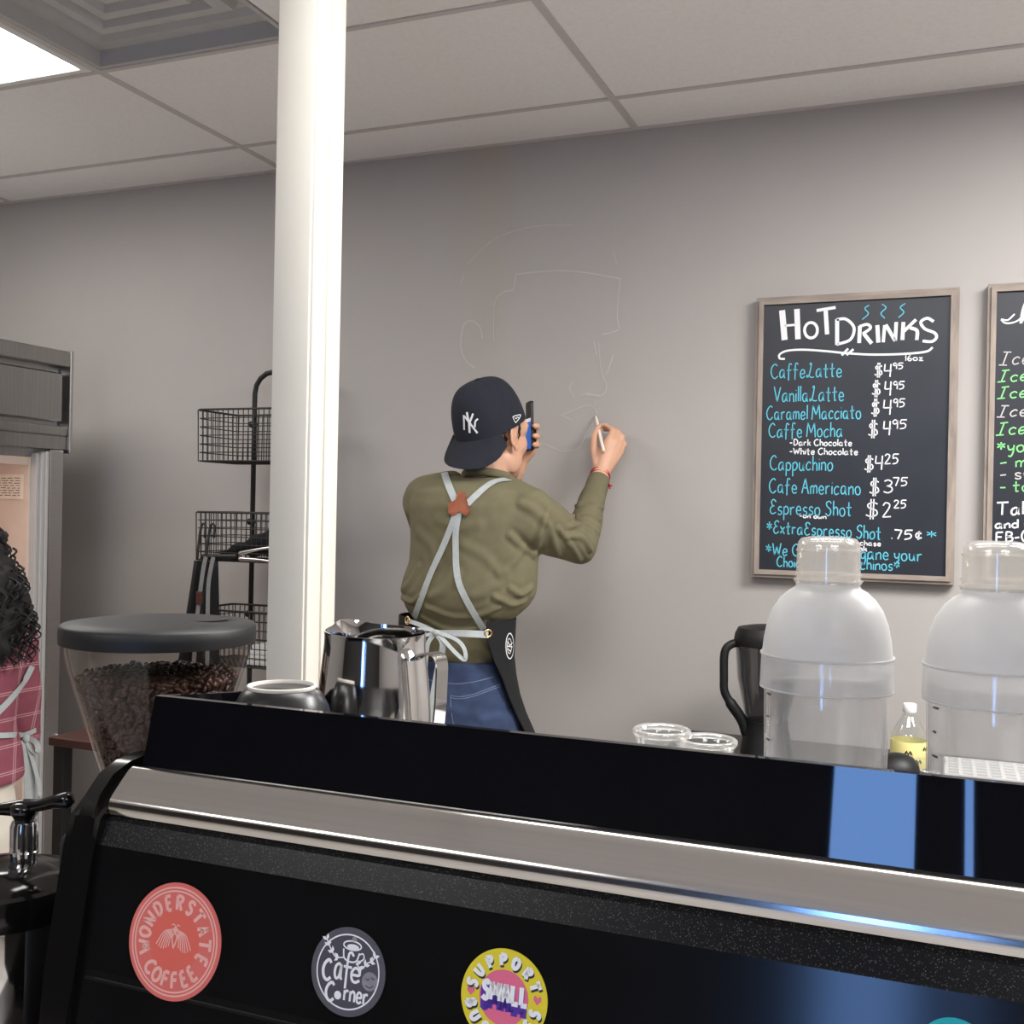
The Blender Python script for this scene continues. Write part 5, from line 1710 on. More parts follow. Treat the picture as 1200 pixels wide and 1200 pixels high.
# hair below the cap: nape, sides and sideburns
bm = B()
for s in (-1, 1):
    chain(bm, [Hc + HF * 0.028 + HR * s * 0.069 + HU * 0.05, Hc + HF * 0.028 + HR * s * 0.070 + HU * 0.012, Hc + HF * 0.026 + HR * s * 0.069 - HU * 0.012], [0.007, 0.0055, 0.003], 10)
    chain(bm, [Hc - HF * 0.040 + HR * s * 0.067 + HU * 0.04, Hc - HF * 0.044 + HR * s * 0.062 - HU * 0.01, Hc - HF * 0.050 + HR * s * 0.046 - HU * 0.052], [0.016, 0.013, 0.008], 12)
ellipsoid(bm, Hc - HF * 0.030 + HU * 0.010, (HF * 0.076, HR * 0.070, HU * 0.072))
me_ = remesh(bm, 0.005, 3)
co, no = mesh_arrays(me_)
set_co(me_, co + no * (0.0012 * np.sin(co[:, 2:3] * 900 + co[:, 0:1] * 500)))
obj('hair', me_, M['hair'], man)

# jeans
bm = B()
loft(bm, [sil(772, 486, 586), sil(785, 484, 590), sil(806, 482, 598, ratio=0.66), (sil(835, 479, 604, ratio=0.7)), sil(860, 479, 606, ratio=0.7), sil(890, 488, 604, ratio=0.66)], 30)
legs_shape(bm, hL, hR, kL, kR, aL + V3((0, 0, 0.0)), aR + V3((0, 0, 0.0)), (0.082, 0.080, 0.066, 0.062, 0.058))
me_ = remesh(bm, 0.008, 5)
bv_ = bvh_of(me_)
folds(me_, bv_, [([(500, 838), (530, 832), (560, 838)], 0.004, 0.012), ([(565, 845), (585, 838)], 0.004, 0.01), ([(545, 822), (590, 826)], 0.003, 0.012)])
bv_ = bvh_of(me_)
bm = B(); bm.from_mesh(me_)
def surf_strip(bm, bvh, pts, w, mi=0, lift=0.0015, th=0.0, n=6, Yf=YB, pull=0):
    q = crom([(a, b, 0) for a, b in pts], n) if len(pts) > 2 else [V3((*V3((*pts[0], 0)).lerp(V3((*pts[1], 0)), k / n).xy, 0)) for k in range(n + 1)]
    pos, nor = [], []
    for p in q:
        c, nn = cast(bvh, p.x, p.y, Yf)
        pos.append(c); nor.append(nn)
    for _ in range(3):
        pos = [pos[0]] + [(pos[i - 1] + pos[i] * 2 + pos[i + 1]) / 4 for i in range(1, len(pos) - 1)] + [pos[-1]]
        nor = [nor[0]] + [((nor[i - 1] + nor[i] * 2 + nor[i + 1]) / 4).normalized() for i in range(1, len(nor) - 1)] + [nor[-1]]
    strip(bm, [p + nn * (lift + th) for p, nn in zip(pos, nor)], nor, w, th, mi)
    return pos, nor
for pts in ([(494, 795), (515, 799), (535, 801.5), (556, 799), (578, 793.5)], [(528, 815), (540, 816.5), (555, 813.5), (570, 808), (586, 802)], [(528, 817.5), (540, 819), (555, 816), (570, 810.5), (586, 804.5)],
            [(528, 815), (529, 835), (534, 860)], [(484, 812), (496, 816), (510, 815)]):
    surf_strip(bm, bv_, pts, 0.0022, 1, 0.0008)
obj('jeans', bm, [M['denim'], M['stitch']], man)
for s_, a in (('l', aL), ('r', aR)):
    bm = B(); shoe(bm, a, V3((0.05 if s_ == 'r' else -0.05, 1, 0))); obj('shoe', remesh(bm, 0.006, 3), M['shoe'], man)

# sweater
bm = B()
loft(bm, [sil(*t) for t in torso], 36)
chain(bm, [nb + V3((0, 0, -0.03)), nb - V3((0, 0, 0.05)), nb - V3((0, 0, 0.09))], [0.066, 0.082, 0.10], 24)
chain(bm, [P(592, 574, 2.575), P(622, 597, 2.55)], [0.040, 0.058], 18)
chain(bm, [P(528, 569, 2.59), P(497, 581, 2.585)], [0.040, 0.054], 18)
cR = P(700, 568, 2.912)
chain(bm, [P(612, 608, 2.55), shR, shR.lerp(elR, 0.55), elR, elR.lerp(cR, 0.35), elR.lerp(cR, 0.75), cR], [0.072, 0.074, 0.064, 0.054, 0.047, 0.037, 0.0300], 22)
chain(bm, [P(512, 592, 2.58), shL, shL.lerp(elL, 0.5), elL, elL.lerp(wrL, 0.4), elL.lerp(wrL, 0.97)], [0.06, 0.062, 0.055, 0.05, 0.042, 0.031], 20)
me_ = remesh(bm, 0.0062, 6)
# open the cuff end so the wrist comes out of it
co, no = mesh_arrays(me_)
bv_ = bvh_of(me_)
FS = 1.0
folds(me_, bv_, [(q_, a_ * FS, g_ * 0.85) for q_, a_, g_ in [
    ([(675, 593), (690, 587), (707, 596)], 0.0065, 0.0075), ([(671, 605), (688, 602), (704, 609)], 0.006, 0.007), ([(668, 617), (686, 614), (701, 623)], 0.0065, 0.0075),
    ([(665, 628), (682, 630), (693, 645)], 0.007, 0.008), ([(655, 620), (668, 638), (680, 657)], 0.006, 0.008), ([(645, 615), (650, 640), (660, 662)], 0.005, 0.010),
    ([(640, 606), (632, 630), (626, 652)], 0.006, 0.010), ([(598, 628), (612, 640), (625, 648)], 0.006, 0.010), ([(585, 672), (598, 662), (612, 645)], 0.005, 0.012),
    ([(598, 690), (612, 697), (624, 688)], 0.006, 0.009), ([(580, 700), (600, 709), (616, 704)], 0.006, 0.009), ([(470, 700), (482, 706), (492, 698)], 0.006, 0.008),
    ([(472, 690), (480, 682), (490, 664)], 0.005, 0.010), ([(500, 712), (530, 722), (560, 721), (585, 712)], 0.005, 0.009), ([(495, 722), (520, 736), (545, 738), (570, 730)], 0.006, 0.008),
    ([(505, 700), (520, 690), (535, 672)], 0.004, 0.014), ([(555, 700), (575, 690), (592, 672)], 0.004, 0.014), ([(515, 610), (535, 618), (560, 615)], 0.003, 0.016), ([(490, 625), (505, 640), (512, 660)], 0.003, 0.016),
    ([(545, 640), (565, 650), (580, 665)], 0.003, 0.014), ([(610, 590), (625, 597), (640, 612)], 0.004, 0.012), ([(500, 765), (530, 772), (560, 765)], 0.004, 0.010), ([(560, 755), (572, 765), (578, 780)], 0.004, 0.009)]])
co, no = mesh_arrays(me_)
rng = np.random.RandomState(5)
nz = np.zeros(len(co))
for k in range(26):
    d = rng.randn(3); d /= np.linalg.norm(d)
    nz += np.sin(co @ d * rng.uniform(18, 70) + rng.uniform(0, 6.28)) / 26
set_co(me_, co + no * (nz * 0.008)[:, None])
sw_bvh = bvh_of(me_)
sweater = obj('sweater', me_, M['sweater'], man)
# ribbed collar and cuffs
bm = B()
q = []
for k in range(36):
    t = 2 * PI * k / 36
    q.append(nb + V3((0.068 * math.cos(t), 0.004 + 0.064 * math.sin(t), 0.012 - 0.016 * math.sin(t))))
tube_pts = q + [q[0], q[1]]
rings = []
for i in range(36):
    t_ = (q[(i + 1) % 36] - q[i - 1]).normalized(); u = t_.cross(V3((0, 0, 1))).normalized()
    rings.append([bm.verts.new(q[i] + u * 0.0045 * math.cos(2 * PI * j / 8) + V3((0, 0, 1)) * 0.011 * math.sin(2 * PI * j / 8)) for j in range(8)])
skin(bm, rings, closed=True)
obj('collar', bm, M['sweater'], sweater)
bm = B()
dR = (P(704, 556, 2.935) - elR).normalized()
chain_pts = [cR - dR * 0.05, cR - dR * 0.02, cR + dR * 0.020]
fr_ = frames(chain_pts)
rings = []
for p, r in ((chain_pts[0], 0.033), (chain_pts[1], 0.0325), (chain_pts[2], 0.0315), (chain_pts[2] + dR * 0.002, 0.029), (chain_pts[2] - dR * 0.012, 0.027)):
    u = dR.orthogonal().normalized(); v = dR.cross(u)
    rings.append([bm.verts.new(p + (u * math.cos(2 * PI * k / 32) + v * math.sin(2 * PI * k / 32)) * (r + 0.0007 * (k % 2))) for k in range(32)])
skin(bm, rings, cap=False)
obj('cuff', bm, M['sweater'], sweater)
# red cord bracelet
bm = B()
for off, tl in ((0.034, 0.1), (0.039, -0.12)):
    u = (dR.orthogonal().normalized()); v = dR.cross(u)
    c0_ = cR + dR * off
    tube(bm, [c0_ + (u * math.cos(t) + v * math.sin(t)) * 0.0285 + dR * tl * 0.03 * math.sin(t + 1) for t in [2 * PI * k / 30 for k in range(31)]], 0.0016, 6, cap=False)
kn = P(714, 569, 2.915)
for d in ((0.004, -0.006, -0.008), (0.008, -0.004, -0.001), (0.002, -0.008, 0.004)):
    tube(bm, [kn, kn + V3(d)], 0.0025, 6, ball=True)
obj('bracelet', bm, M['red_cord'], man)

# apron: skirt wrapped to the back with a bib in front
bm = B()
AR = [(722, 468, 604, 131, 147), (740, 467, 603, 130, 147), (767, 470, 602, 121, 140), (787, 472, 604, 112, 134), (810, 474, 608, 106, 128), (832, 475, 615, 101, 122), (857, 476, 626, 97, 118), (900, 474, 634, 92, 110), (960, 470, 640, 88, 100), (1020, 468, 642, 84, 94)]
rows = []
for y, a, b, tr_, tl_ in AR:
    c, A1, B1 = sil(y, a, b, YB, ratio=0.80)
    row = []
    for k in range(41):
        t = math.radians(-tl_ + (tr_ + tl_) * k / 40)
        wob = 1 + 0.02 * math.sin(t * 7 + y * 0.03) * min(1, max(0, (y - 780) / 120))
        row.append((c + A1 * math.sin(t) * wob + B1 * math.cos(t) * wob))
    rows.append(row)
fine = []
for i in range(len(rows) - 1):
    for s in range(4):
        fine.append([a.lerp(b, s / 4) for a, b in zip(rows[i], rows[i + 1])])
fine.append(rows[-1])
def sheet(bm, G, th, mi=0):
    n, m = len(G), len(G[0])
    N_ = [[None] * m for _ in range(n)]
    for i in range(n):
        for j in range(m):
            du = G[i][min(j + 1, m - 1)] - G[i][max(j - 1, 0)]
            dv = G[min(i + 1, n - 1)][j] - G[max(i - 1, 0)][j]
            N_[i][j] = du.cross(dv).normalized()
    A = [[bm.verts.new(G[i][j] + N_[i][j] * th / 2) for j in range(m)] for i in range(n)]
    C = [[bm.verts.new(G[i][j] - N_[i][j] * th / 2) for j in range(m)] for i in range(n)]
    for i in range(n - 1):
        for j in range(m - 1):
            bm.faces.new((A[i][j], A[i][j + 1], A[i + 1][j + 1], A[i + 1][j])).material_index = mi
            bm.faces.new((C[i][j], C[i + 1][j], C[i + 1][j + 1], C[i][j + 1])).material_index = mi
    for j in range(m - 1):
        bm.faces.new((A[0][j], C[0][j], C[0][j + 1], A[0][j + 1])); bm.faces.new((A[-1][j], A[-1][j + 1], C[-1][j + 1], C[-1][j]))
    for i in range(n - 1):
        bm.faces.new((A[i][0], A[i + 1][0], C[i + 1][0], C[i][0])); bm.faces.new((A[i][-1], C[i][-1], C[i + 1][-1], A[i + 1][-1]))
sheet(bm, fine, 0.004)
# bib
G = []
for k in range(9):
    y = 722 - 150 * k / 8
    c, A1, B1 = sil(y, 484, 612, 2.56, ratio=0.64)
    w_ = 40 - 16 * k / 8
    G.append([c + A1 * math.sin(math.radians(t)) * 1.03 + B1 * math.cos(math.radians(t)) * 1.04 for t in [-w_ + 2 * w_ * j / 12 for j in range(13)]])
    G[-1] = [p + V3((0, 0.012, 0)) for p in G[-1]]
sheet(bm, G, 0.004)
me_ = bpy.data.meshes.new('tmp_apron'); bmesh.ops.recalc_face_normals(bm, faces=bm.faces); bm.to_mesh(me_)
ap_bvh = bvh_of(me_)
bpy.data.meshes.remove(me_)
# white round print on the hip
def ap_line(pts, w):
    surf_strip(bm, ap_bvh, pts, w, 1, 0.0012, n=3)
ap_line([(597.0 + 4.6 * math.cos(t), 757 + 15 * math.sin(t)) for t in [2 * PI * k / 16 for k in range(17)]], 0.003)
ap_line([(596.5 + 2.6 * math.cos(t), 757 + 9 * math.sin(t)) for t in [2 * PI * k / 12 for k in range(13)]], 0.002)
ap_line([(595, 752), (597, 757), (600, 753)], 0.003); ap_line([(595, 760), (598, 764), (599, 759)], 0.003); ap_line([(594, 757), (600, 758)], 0.003)
apr = obj('apron', bm, [M['apron'], M['thread_white']], man, auto=60)
# straps over the back
def strap(pts, w, name='strap', lift=0.0025, par=None, extra=None):
    bm = B()
    q = crom([(a, b, 0) for a, b in pts], 6) if len(pts) > 2 else [V3((pts[0][0] + (pts[1][0] - pts[0][0]) * k / 10, pts[0][1] + (pts[1][1] - pts[0][1]) * k / 10, 0)) for k in range(11)]
    pos, nor = [], []
    for p in q:
        c, nn = cast(sw_bvh, p.x, p.y, YB)
        pos.append(c); nor.append(nn)
    if extra:
        for e in extra:
            c, nn, _, _ = sw_bvh.find_nearest(V3(e))
            pos.insert(0, c); nor.insert(0, nn)
    for _ in range(4):
        pos = [pos[0]] + [(pos[i - 1] + pos[i] * 2 + pos[i + 1]) / 4 for i in range(1, len(pos) - 1)] + [pos[-1]]
        nor = [nor[0]] + [((nor[i - 1] + nor[i] * 2 + nor[i + 1]) / 4).normalized() for i in range(1, len(nor) - 1)] + [nor[-1]]
    strip(bm, [p + n_ * (lift + 0.002) for p, n_ in zip(pos, nor)], nor, w, 0.0018)
    return obj(name, bm, M['strap'], apr, auto=50)
t1 = P(519, 548, 2.60); t2 = P(597, 562, 2.60)
strap([(519.5, 550), (525, 567), (534, 587)], 0.0185, extra=[t1 + V3((0, 0.02, 0.01)), t1 + V3((0, 0.05, 0.0)), t1 + V3((0.0, 0.09, -0.05))])
strap([(598, 563), (588, 563.5), (577, 566.5), (564, 576), (548, 591)], 0.0175, extra=[t2 + V3((0.01, 0.03, 0.01)), t2 + V3((0.01, 0.06, 0.0)), t2 + V3((0.0, 0.1, -0.05))])
strap([(536, 600), (522, 637), (506, 672), (491, 711), (487, 722)], 0.0165, lift=0.004)
strap([(539, 600), (535, 622), (535, 648), (537, 680), (550, 708), (566, 735)], 0.0165, lift=0.004)
# leather junction patch
bm = B()
pp = [(538.5, 577.5), (546, 577.5), (549, 590), (551.5, 600), (547.5, 605.5), (540, 600.5), (533, 605.5), (527, 602), (526, 592), (535.5, 586)]
cen = cast(sw_bvh, 538, 592, YB)
vt = []
for a, b in pp:
    c, nn = cast(sw_bvh, a, b, YB)
    vt.append((c, nn))
nm = sum((x[1] for x in vt), V3()).normalized()
hmax = max((c - cen[0]).dot(nm) for c, _ in vt)
top = [bm.verts.new(c + nm * (0.35 * (hmax - (c - cen[0]).dot(nm)) + 0.0085)) for c, _ in vt]
bot = [bm.verts.new(c + nm * (0.35 * (hmax - (c - cen[0]).dot(nm)) + 0.0045)) for c, _ in vt]
bm.faces.new(top); bm.faces.new(bot[::-1])
for k in range(len(pp)):
    bm.faces.new((top[k], top[(k + 1) % len(pp)], bot[(k + 1) % len(pp)], bot[k]))
obj('leather_patch', bm, M['leather'], apr, smooth=False)
# eyelets, waist ties and the bow
eyeR, eyeL = cast(ap_bvh, 571.5, 742), cast(ap_bvh, 478.5, 727)
for (c, nn) in (eyeR, eyeL):
    bm = B()
    u = nn.orthogonal().normalized(); v = nn.cross(u)
    rings = []
    for k in range(24):
        a = 2 * PI * k / 24
        d = u * math.cos(a) + v * math.sin(a)
        rings.append([bm.verts.new(c + nn * 0.0028 + d * (0.0092 + 0.0026 * math.cos(b)) + nn * 0.0022 * math.sin(b)) for b in [2 * PI * j / 8 for j in range(8)]])
    skin(bm, rings, closed=True)
    obj('eyelet', bm, M['gold'], apr)
yk = min(cast(sw_bvh, 511, 741)[0].y, eyeR[0].y, eyeL[0].y) - 0.008
def T(x, y, dy=0.0):
    return P(x, y, yk - dy)
def free(pts, w, n=5, tilt=(0.25, -1, 0.1)):
    bm = B()
    strip(bm, crom(pts, n), V3(tilt).normalized(), w, 0.0016)
    obj('tie', bm, M['strap'], apr, auto=50)
pe, ple = eyeR[0] + eyeR[1] * 0.004, eyeL[0] + eyeL[1] * 0.004
free([ple, T(494, 733), T(511, 741)], 0.011)
free([pe, T(545, 741, .002), T(511, 741)], 0.011)
free([pe + V3((0, 0, -0.008)), T(545, 744.5, .004), T(513, 742.5, .004)], 0.008)
free([T(511, 741, .006), T(522, 752, .012), T(535, 766, .014), T(545, 773, .012), T(544, 760, .010), T(534, 749, .008), T(513, 741, .008)], 0.010, tilt=(0.5, -0.8, 0.3))
free([T(511, 741, .006), T(500, 744, .010), T(488, 744, .010), T(486, 739, .008), T(498, 737, .006), T(511, 740, .008)], 0.009, tilt=(0.2, -0.9, 0.4))
free([T(509, 743, .008), T(501, 756, .012), T(498, 790, .006), T(496, 825, .004), T(494, 860, .004)], 0.011)
free([T(513, 743, .008), T(519, 756, .012), T(513, 785, .008), T(507, 820, .006), T(504, 862, .004)], 0.016)
bm = B(); ellipsoid(bm, T(511, 741.5, .008), (V3((0.011, 0, 0)), V3((0, 0.007, 0)), V3((0, 0, 0.008)))); obj('knot', bm, M['strap'], apr)

# ---- cap worn backwards
TL = math.radians(20)
cb_ = (-HF * math.cos(TL) - HU * math.sin(TL)).normalized()       # towards the bill
cu_ = (HU * math.cos(TL) - HF * math.sin(TL)).normalized()
cr2 = cb_.cross(cu_).normalized()
CC = Hc + HU * 0.022 - HF * 0.004
rx_, rf_, rb_, hh_ = 0.0905, 0.108, 0.104, 0.132
def crown(t, s, d=0.0):
    """t: angle round the head (0 = bill), s: 0 rim .. 1 button"""
    an = s * PI / 2
    ry = rf_ if math.cos(t) > 0 else rb_
    fl = max(0.0, math.cos(t)) ** 2
    rho = math.cos(an) ** (0.62 - 0.10 * fl)
    z = hh_ * math.sin(an) ** (0.98) * (1 + 0.03 * fl * math.sin(2 * an))
    p = CC + cr2 * (math.sin(t) * (rx_ * rho + d)) + cb_ * (math.cos(t) * (ry * rho + d)) + cu_ * (z + d * s)
    return p
bm = B()
rows = []
ns, nt2 = 22, 72
for i in range(ns):
    s = i / ns
    row = []
    for k in range(nt2):
        t = 2 * PI * k / nt2
        seam = min(abs((t / (PI / 3) + 0.0) % 1.0), 1 - abs((t / (PI / 3)) % 1.0)) * (PI / 3)
        g = -0.0011 * math.exp(-(seam / 0.035) ** 2) * (1 if s > 0.02 else 0)
        row.append(bm.verts.new(crown(t, s, g)))
    rows.append(row)
skin(bm, rows, cap=False)
tp = bm.verts.new(crown(0, 1.0))
for k in range(nt2):
    bm.faces.new((rows[-1][k], rows[-1][(k + 1) % nt2], tp))
# inner face, so the rim has thickness
rin_ = [[bm.verts.new(crown(2 * PI * k / nt2, s_, -0.003)) for k in range(nt2)] for s_ in (0.0, 0.12, 0.3)]
skin(bm, [rows[0], rin_[0], rin_[1], rin_[2]], cap=False)
ellipsoid(bm, crown(0, 1.0) + cu_ * 0.001, (cr2 * 0.008, cb_ * 0.008, cu_ * 0.004), u=12, v=8)
me_ = bpy.data.meshes.new('tmp_cap'); bmesh.ops.recalc_face_normals(bm, faces=bm.faces); bm.to_mesh(me_)
cp_bvh = bvh_of(me_); bpy.data.meshes.remove(me_)
def cl(pts, w, mi=1):
    surf_strip(bm, cp_bvh, [(470 + a / 6.667, 430 + b / 6.667) for a, b in pts], w / 6.667 / FPX * 2.78, mi, 0.0016, n=4, th=0.001)
cl([(492, 376), (495, 430), (497, 490)], 13)
cl([(497, 384), (530, 425), (598, 516)], 15)
cl([(601, 406), (580, 424), (578, 470)], 13)
cl([(517, 353), (524, 395), (535, 440)], 16)
cl([(564, 364), (551, 400), (535, 440)], 15)
cl([(534, 430), (536, 470), (538, 514)], 17)
cl([(868, 390), (900, 378), (928, 374)], 6); cl([(928, 374), (922, 398), (890, 437)], 6); cl([(890, 437), (878, 415), (868, 390)], 6)
cl([(885, 398), (898, 408), (902, 390), (915, 400)], 5)
capc = obj('cap', bm, [M['cap'], M['thread_white']], man, auto=50)
# bill, curved across and sloping down over the nape
bm = B()
G = []
BL = 0.078
SL = math.radians(36)
for i in range(13):
    s = i / 12
    row = []
    for j in range(33):
        u = -1 + 2 * j / 32
        t = u * 1.02
        base = crown(t, 0.0, -0.001)
        ext = BL * max(0.0, 1 - abs(u) ** 3.4) ** 0.5
        side_ = math.sin(t)
        d = cb_ * math.cos(SL) - cu_ * math.sin(SL)
        p = base + d * (ext * s) - cu_ * ((0.014 * (abs(u) ** 2.0) - 0.020 * u) * s) + cr2 * (0.010 * u * s)
        row.append(p)
    G.append(row)
sheet(bm, G, 0.0035)
obj('bill', bm, M['cap'], capc, auto=50)

# ---- chalk stick and phone are separate things
bm = B()
ta, tb_ = P(698, 487, WALL_Y - 0.003), P(707.5, 529, 2.925)
d = (tb_ - ta)
tube(bm, [ta, ta + d * 0.04, ta + d * 0.14, ta + d * 0.2, tb_], [0.0016, 0.0028, 0.0042, 0.0046, 0.0048], 10)
tag(obj('chalk_pencil', bm, M['pale_wood'], origin=ta), 'white chalk pencil held in the right hand of the person in the cap', 'pencil')
ph_c = P(622.3, 498, 2.690)
vw = ray(618, 498).normalized()
wdir = (V3((vw.x, vw.y, 0)).normalized() + CR * -0.20).normalized()
wdir = V3((wdir.x, wdir.y, 0)).normalized()
lup = (V3((0, 0, 1)) + CR * -0.03).normalized()
sn = lup.cross(wdir).normalized()       # screen side
if sn.dot(CR) > 0:
    sn = -sn
phone = thing('phone', 'dark phone with a lit blue screen held up beside the face under the cap', 'phone', ph_c - V3((0, 0, 0.07)))
def slab(bm, w0, w1, l0, l1, n0, n1, k=0.006, mi=0):
    pts = []
    for cx, cy, a0 in ((w1 - k, l1 - k, 0), (w0 + k, l1 - k, PI / 2), (w0 + k, l0 + k, PI), (w1 - k, l0 + k, 1.5 * PI)):
        for j in range(5):
            t = a0 + PI / 2 * j / 4
            pts.append(ph_c + wdir * (cx + k * math.cos(t)) + lup * (cy + k * math.sin(t)) + sn * n0)
    prism(bm, pts, sn * (n1 - n0), mi)
bm = B(); slab(bm, 0.0, 0.070, -0.068, 0.066, -0.0075, 0.0, 0.009); obj('phone_body', bm, M['black_plastic'], phone, auto=40)
bm = B(); slab(bm, 0.003, 0.067, -0.063, 0.010, 0.0001, 0.0005, 0.003); slab(bm, 0.003, 0.067, 0.0105, 0.020, 0.0001, 0.0005, 0.002, 1); obj('screen', bm, [M['screen_blue'], M['screen_white']], phone, smooth=False)
# ============ the woman at the open fridge
wf = V3((-0.86, 0.5, 0)).normalized()          # where she faces
wr = wf.cross(V3((0, 0, 1)))
wc = P(-72, 760, 1.70)
WX, WY = wc.x, wc.y
def wz(y):
    return P(20, y, 1.70).z
wo = thing('person', 'person with long black curls and pink plaid shirt facing the open fridge', 'person', (WX, WY, 0))
def WP(r, f, z):
    return V3((WX, WY, 0)) + wr * r + wf * (f + 0.18 * max(0.0, z - 0.85)) + V3((0, 0, z))
def ring(z, a, b, f=0.0):
    return (WP(0, f, z), wr * a, wf * b)
zs = wz(748)      # shoulder height
bm = B()
wh = WP(0, 0.02, zs + 0.175)
head_shape(bm, wh, wf, V3((0, 0, 1)), 0.95)
chain(bm, [WP(0, -0.01, zs + 0.12), WP(0, -0.01, zs + 0.06), WP(0, -0.005, zs - 0.02)], [0.048, 0.05, 0.06], 16)
loft(bm, [ring(zs + 0.02, 0.10, 0.06), ring(zs - 0.03, 0.165, 0.085), ring(zs - 0.13, 0.155, 0.095), ring(zs - 0.20, 0.135, 0.085), ring(zs - 0.27, 0.125, 0.08), ring(zs - 0.36, 0.15, 0.10), ring(zs - 0.42, 0.155, 0.105), ring(zs - 0.49, 0.10, 0.08)], 26)
WS = [WP(s * 0.165, 0, zs - 0.035) for s in (-1, 1)]
WE = [WP(s * 0.20, 0.10, zs - 0.27) for s in (-1, 1)]
WW = [WP(s * 0.14, 0.31, zs - 0.20) for s in (-1, 1)]
for a, b, c_ in zip(WS, WE, WW):
    chain(bm, [a, a.lerp(b, .5), b, b.lerp(c_, .4), c_], [0.042, 0.038, 0.032, 0.031, 0.022], 14)
    h0 = c_ + wf * 0.02
    for k in range(4):
        o_ = V3((0, 0, 0.028 - 0.018 * k))
        m = c_ + wf * 0.085 + o_
        chain(bm, [h0, m], [0.016, 0.011], 10)
        L = (0.032, 0.036, 0.033, 0.026)[k]
        inn = -wr * (1 if (c_ - V3((WX, WY, 0))).dot(wr) > 0 else -1)
        chain(bm, [m, m + wf * L + inn * 0.006, m + wf * L * 1.45 + inn * 0.022], [0.0095, 0.0085, 0.0070])
    chain(bm, [c_ + wf * 0.03 + V3((0, 0, 0.012)), c_ + wf * 0.055 + V3((0, 0, 0.04)), c_ + wf * 0.085 + V3((0, 0, 0.05))], [0.014, 0.0105, 0.008])
zc = zs - 0.47
whL, whR = WP(-0.08, 0, zc + 0.03), WP(0.08, 0, zc + 0.03)
wkL, wkR = WP(-0.09, 0.02, 0.40), WP(0.09, 0.02, 0.40)
waL, waR = WP(-0.09, 0, 0.085), WP(0.09, 0, 0.085)
legs_shape(bm, whL, whR, wkL, wkR, waL, waR, (0.082, 0.07, 0.05, 0.048, 0.034))
for a in (waL, waR):
    chain(bm, [a, a + wf * 0.06 + V3((0, 0, -0.045)), a + wf * 0.12 + V3((0, 0, -0.06))], [0.034, 0.03, 0.02])
obj('body', remesh(bm, 0.0048, 3), M['skin_b'], wo)
for s in (-1, 1):
    bm = B(); ellipsoid(bm, wh + wf * 0.076 + wr * s * 0.03 + V3((0, 0, 0.004)), (wf * 0.010, wr * 0.012, V3((0, 0, 0.008)))); obj('eye', bm, M['eye'], wo)
# shirt
bm = B()
zh = wz(935)
loft(bm, [ring(zs + 0.035, 0.085, 0.062), ring(zs - 0.005, 0.16, 0.085), ring(zs - 0.05, 0.185, 0.105), ring(zs - 0.11, 0.180, 0.120), ring(zs - 0.17, 0.172, 0.115), ring(zs - 0.205, 0.165, 0.112), ring(zs - 0.23, 0.166, 0.114), ring(zs - 0.27, 0.176, 0.122), ring(zh, 0.180, 0.126)], 32)
for a, b, c_ in zip(WS, WE, WW):
    chain(bm, [a, a.lerp(b, .5), b, b.lerp(c_, .5), b.lerp(c_, .9)], [0.055, 0.05, 0.045, 0.038, 0.032], 16)
me_ = remesh(bm, 0.008, 5)
co, no = mesh_arrays(me_)
nz = np.zeros(len(co))
for k in range(20):
    d = rng.randn(3); d /= np.linalg.norm(d)
    nz += np.sin(co @ d * rng.uniform(20, 60) + rng.uniform(0, 6.28)) / 20
set_co(me_, co + no * (nz * 0.010)[:, None])
ws_bvh = bvh_of(me_)
shirt = obj('shirt', me_, M['plaid'], wo)
# trousers and shoes
bm = B()
loft(bm, [ring(zs - 0.27, 0.140, 0.095), ring(zs - 0.36, 0.160, 0.11), ring(zs - 0.43, 0.168, 0.118), ring(zs - 0.51, 0.12, 0.10)], 28)
legs_shape(bm, whL, whR, wkL, wkR, waL, waR, (0.095, 0.085, 0.068, 0.07, 0.07))
obj('trousers', remesh(bm, 0.008, 4), M['cream'], wo)
for a in (waL, waR):
    bm = B(); shoe(bm, a, wf); obj('shoe', remesh(bm, 0.006, 3), M['shoe'], wo)
# apron strap, waist tie and bow
def wstrap(pts, w, name='apron_strap', lift=0.004):
    bm = B()
    q = crom([(a, b, 0) for a, b in pts], 6)
    pos, nor = [], []
    for p in q:
        c, nn = cast(ws_bvh, p.x, p.y, 1.70)
        pos.append(c); nor.append(nn)
    for _ in range(4):
        pos = [pos[0]] + [(pos[i - 1] + pos[i] * 2 + pos[i + 1]) / 4 for i in range(1, len(pos) - 1)] + [pos[-1]]
        nor = [nor[0]] + [((nor[i - 1] + nor[i] * 2 + nor[i + 1]) / 4).normalized() for i in range(1, len(nor) - 1)] + [nor[-1]]
    strip(bm, [p + n_ * (lift + 0.002) for p, n_ in zip(pos, nor)], nor, w, 0.002)
    obj(name, bm, M['strap'], wo, auto=50)
    return pos[-1], nor[-1]
wstrap([(-60, 872), (-30, 853), (-5, 835), (14, 815), (28, 796), (36, 780)], 0.016)
wstrap([(-60, 858), (-20, 862), (10, 862), (28, 860), (40, 855)], 0.012)
kc, kn_ = cast(ws_bvh, 29, 863, 1.70)
kc = kc + kn_ * 0.012
bm = B(); ellipsoid(bm, kc, (V3((0.010, 0, 0)), V3((0, 0.010, 0)), V3((0, 0, 0.011)))); obj('apron_knot', bm, M['strap'], wo)
rv = CR.copy(); rv.z = 0; rv.normalize()
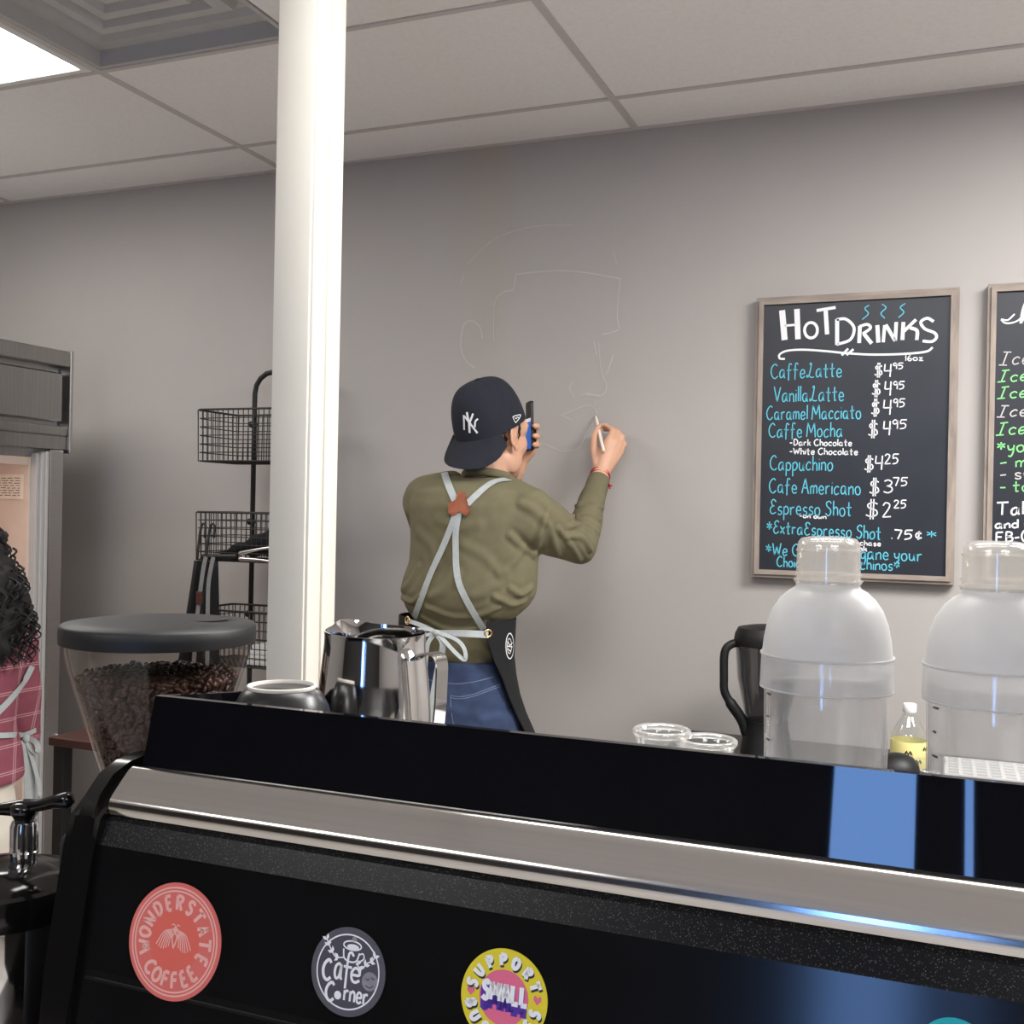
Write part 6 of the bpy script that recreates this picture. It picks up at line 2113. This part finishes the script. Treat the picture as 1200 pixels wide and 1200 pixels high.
for pts, w in ((((0, 0), (0.010, 0.0), (0.024, -0.008), (0.026, -0.03), (0.012, -0.02), (0, 0)), 0.012), (((0, 0), (-0.012, 0.004), (-0.018, -0.012), (-0.008, -0.016), (0, 0)), 0.011),
               (((0, 0), (0.006, -0.05), (0.010, -0.11), (0.012, -0.19)), 0.024), (((0, 0), (0.016, -0.05), (0.030, -0.10), (0.034, -0.13)), 0.009)):
    bm = B(); strip(bm, crom([kc + rv * a + V3((0, 0, b)) + kn_ * 0.004 for a, b in pts], 5), (kn_ + V3((0, 0, 0.2))).normalized(), w, 0.0018)
    obj('apron_tie', bm, M['strap'], wo, auto=50)
# long curls: a full mass with loose ringlets over it
bm = B()
ellipsoid(bm, wh + V3((0, 0, 0.015)) - wf * 0.02, (wf * 0.118, wr * 0.138, V3((0, 0, 0.135))))
for s in (-1, 0, 1):
    chain(bm, [wh + wr * s * 0.07 - wf * 0.05 - V3((0, 0, 0.02)), WP(s * 0.088, -0.085, zs + 0.06), WP(s * 0.098, -0.105, zs - 0.0), WP(s * 0.090, -0.115, zs - 0.02)], [0.08, 0.085, 0.072, 0.05], 18)
hm = remesh(bm, 0.010, 4)
co, no = mesh_arrays(hm)
nz = np.zeros(len(co))
for k in range(30):
    d = rng.randn(3); d /= np.linalg.norm(d)
    nz += np.sin(co @ d * rng.uniform(60, 220) + rng.uniform(0, 6.28)) / 30
front = ((co - np.array(wh)) @ np.array(wf)) > 0.06
set_co(hm, co + no * (nz * 0.05)[:, None])
hb = bvh_of(hm)
bm = B(); bm.from_mesh(hm)
rr = random.Random(11)
vs = [v.co.copy() for v in bm.verts]
cnt = 0
while cnt < 520:
    p = rr.choice(vs)
    rel = p - wh
    if rel.dot(wf) > 0.03 and rel.z < 0.06:
        continue
    out = V3((rel.x, rel.y, 0)) - wf * rel.dot(wf) * 0.2
    if out.length < 1e-4:
        continue
    out.normalize()
    L = rr.uniform(0.04, 0.09)
    rc = rr.uniform(0.005, 0.011)
    n = 30
    ph = rr.random() * 6.28
    pts = []
    for k in range(n):
        t = k / (n - 1)
        a = ph + t * L / 0.03 * 6.28 * 0.8
        c = p + out * (0.004 + 0.014 * t * (1 - t) * 2 + 0.010 * t) + V3((0, 0, -L * t))
        if c.z < zs - 0.075:
            break
        pts.append(c + out * rc * math.cos(a) + out.cross(V3((0, 0, 1))) * rc * math.sin(a))
    if len(pts) > 4:
        rad = [0.0030 * (1 - 0.75 * k / len(pts)) for k in range(len(pts))]
        tube(bm, pts, rad, 5)
    cnt += 1
obj('hair', bm, M['curl'], wo)
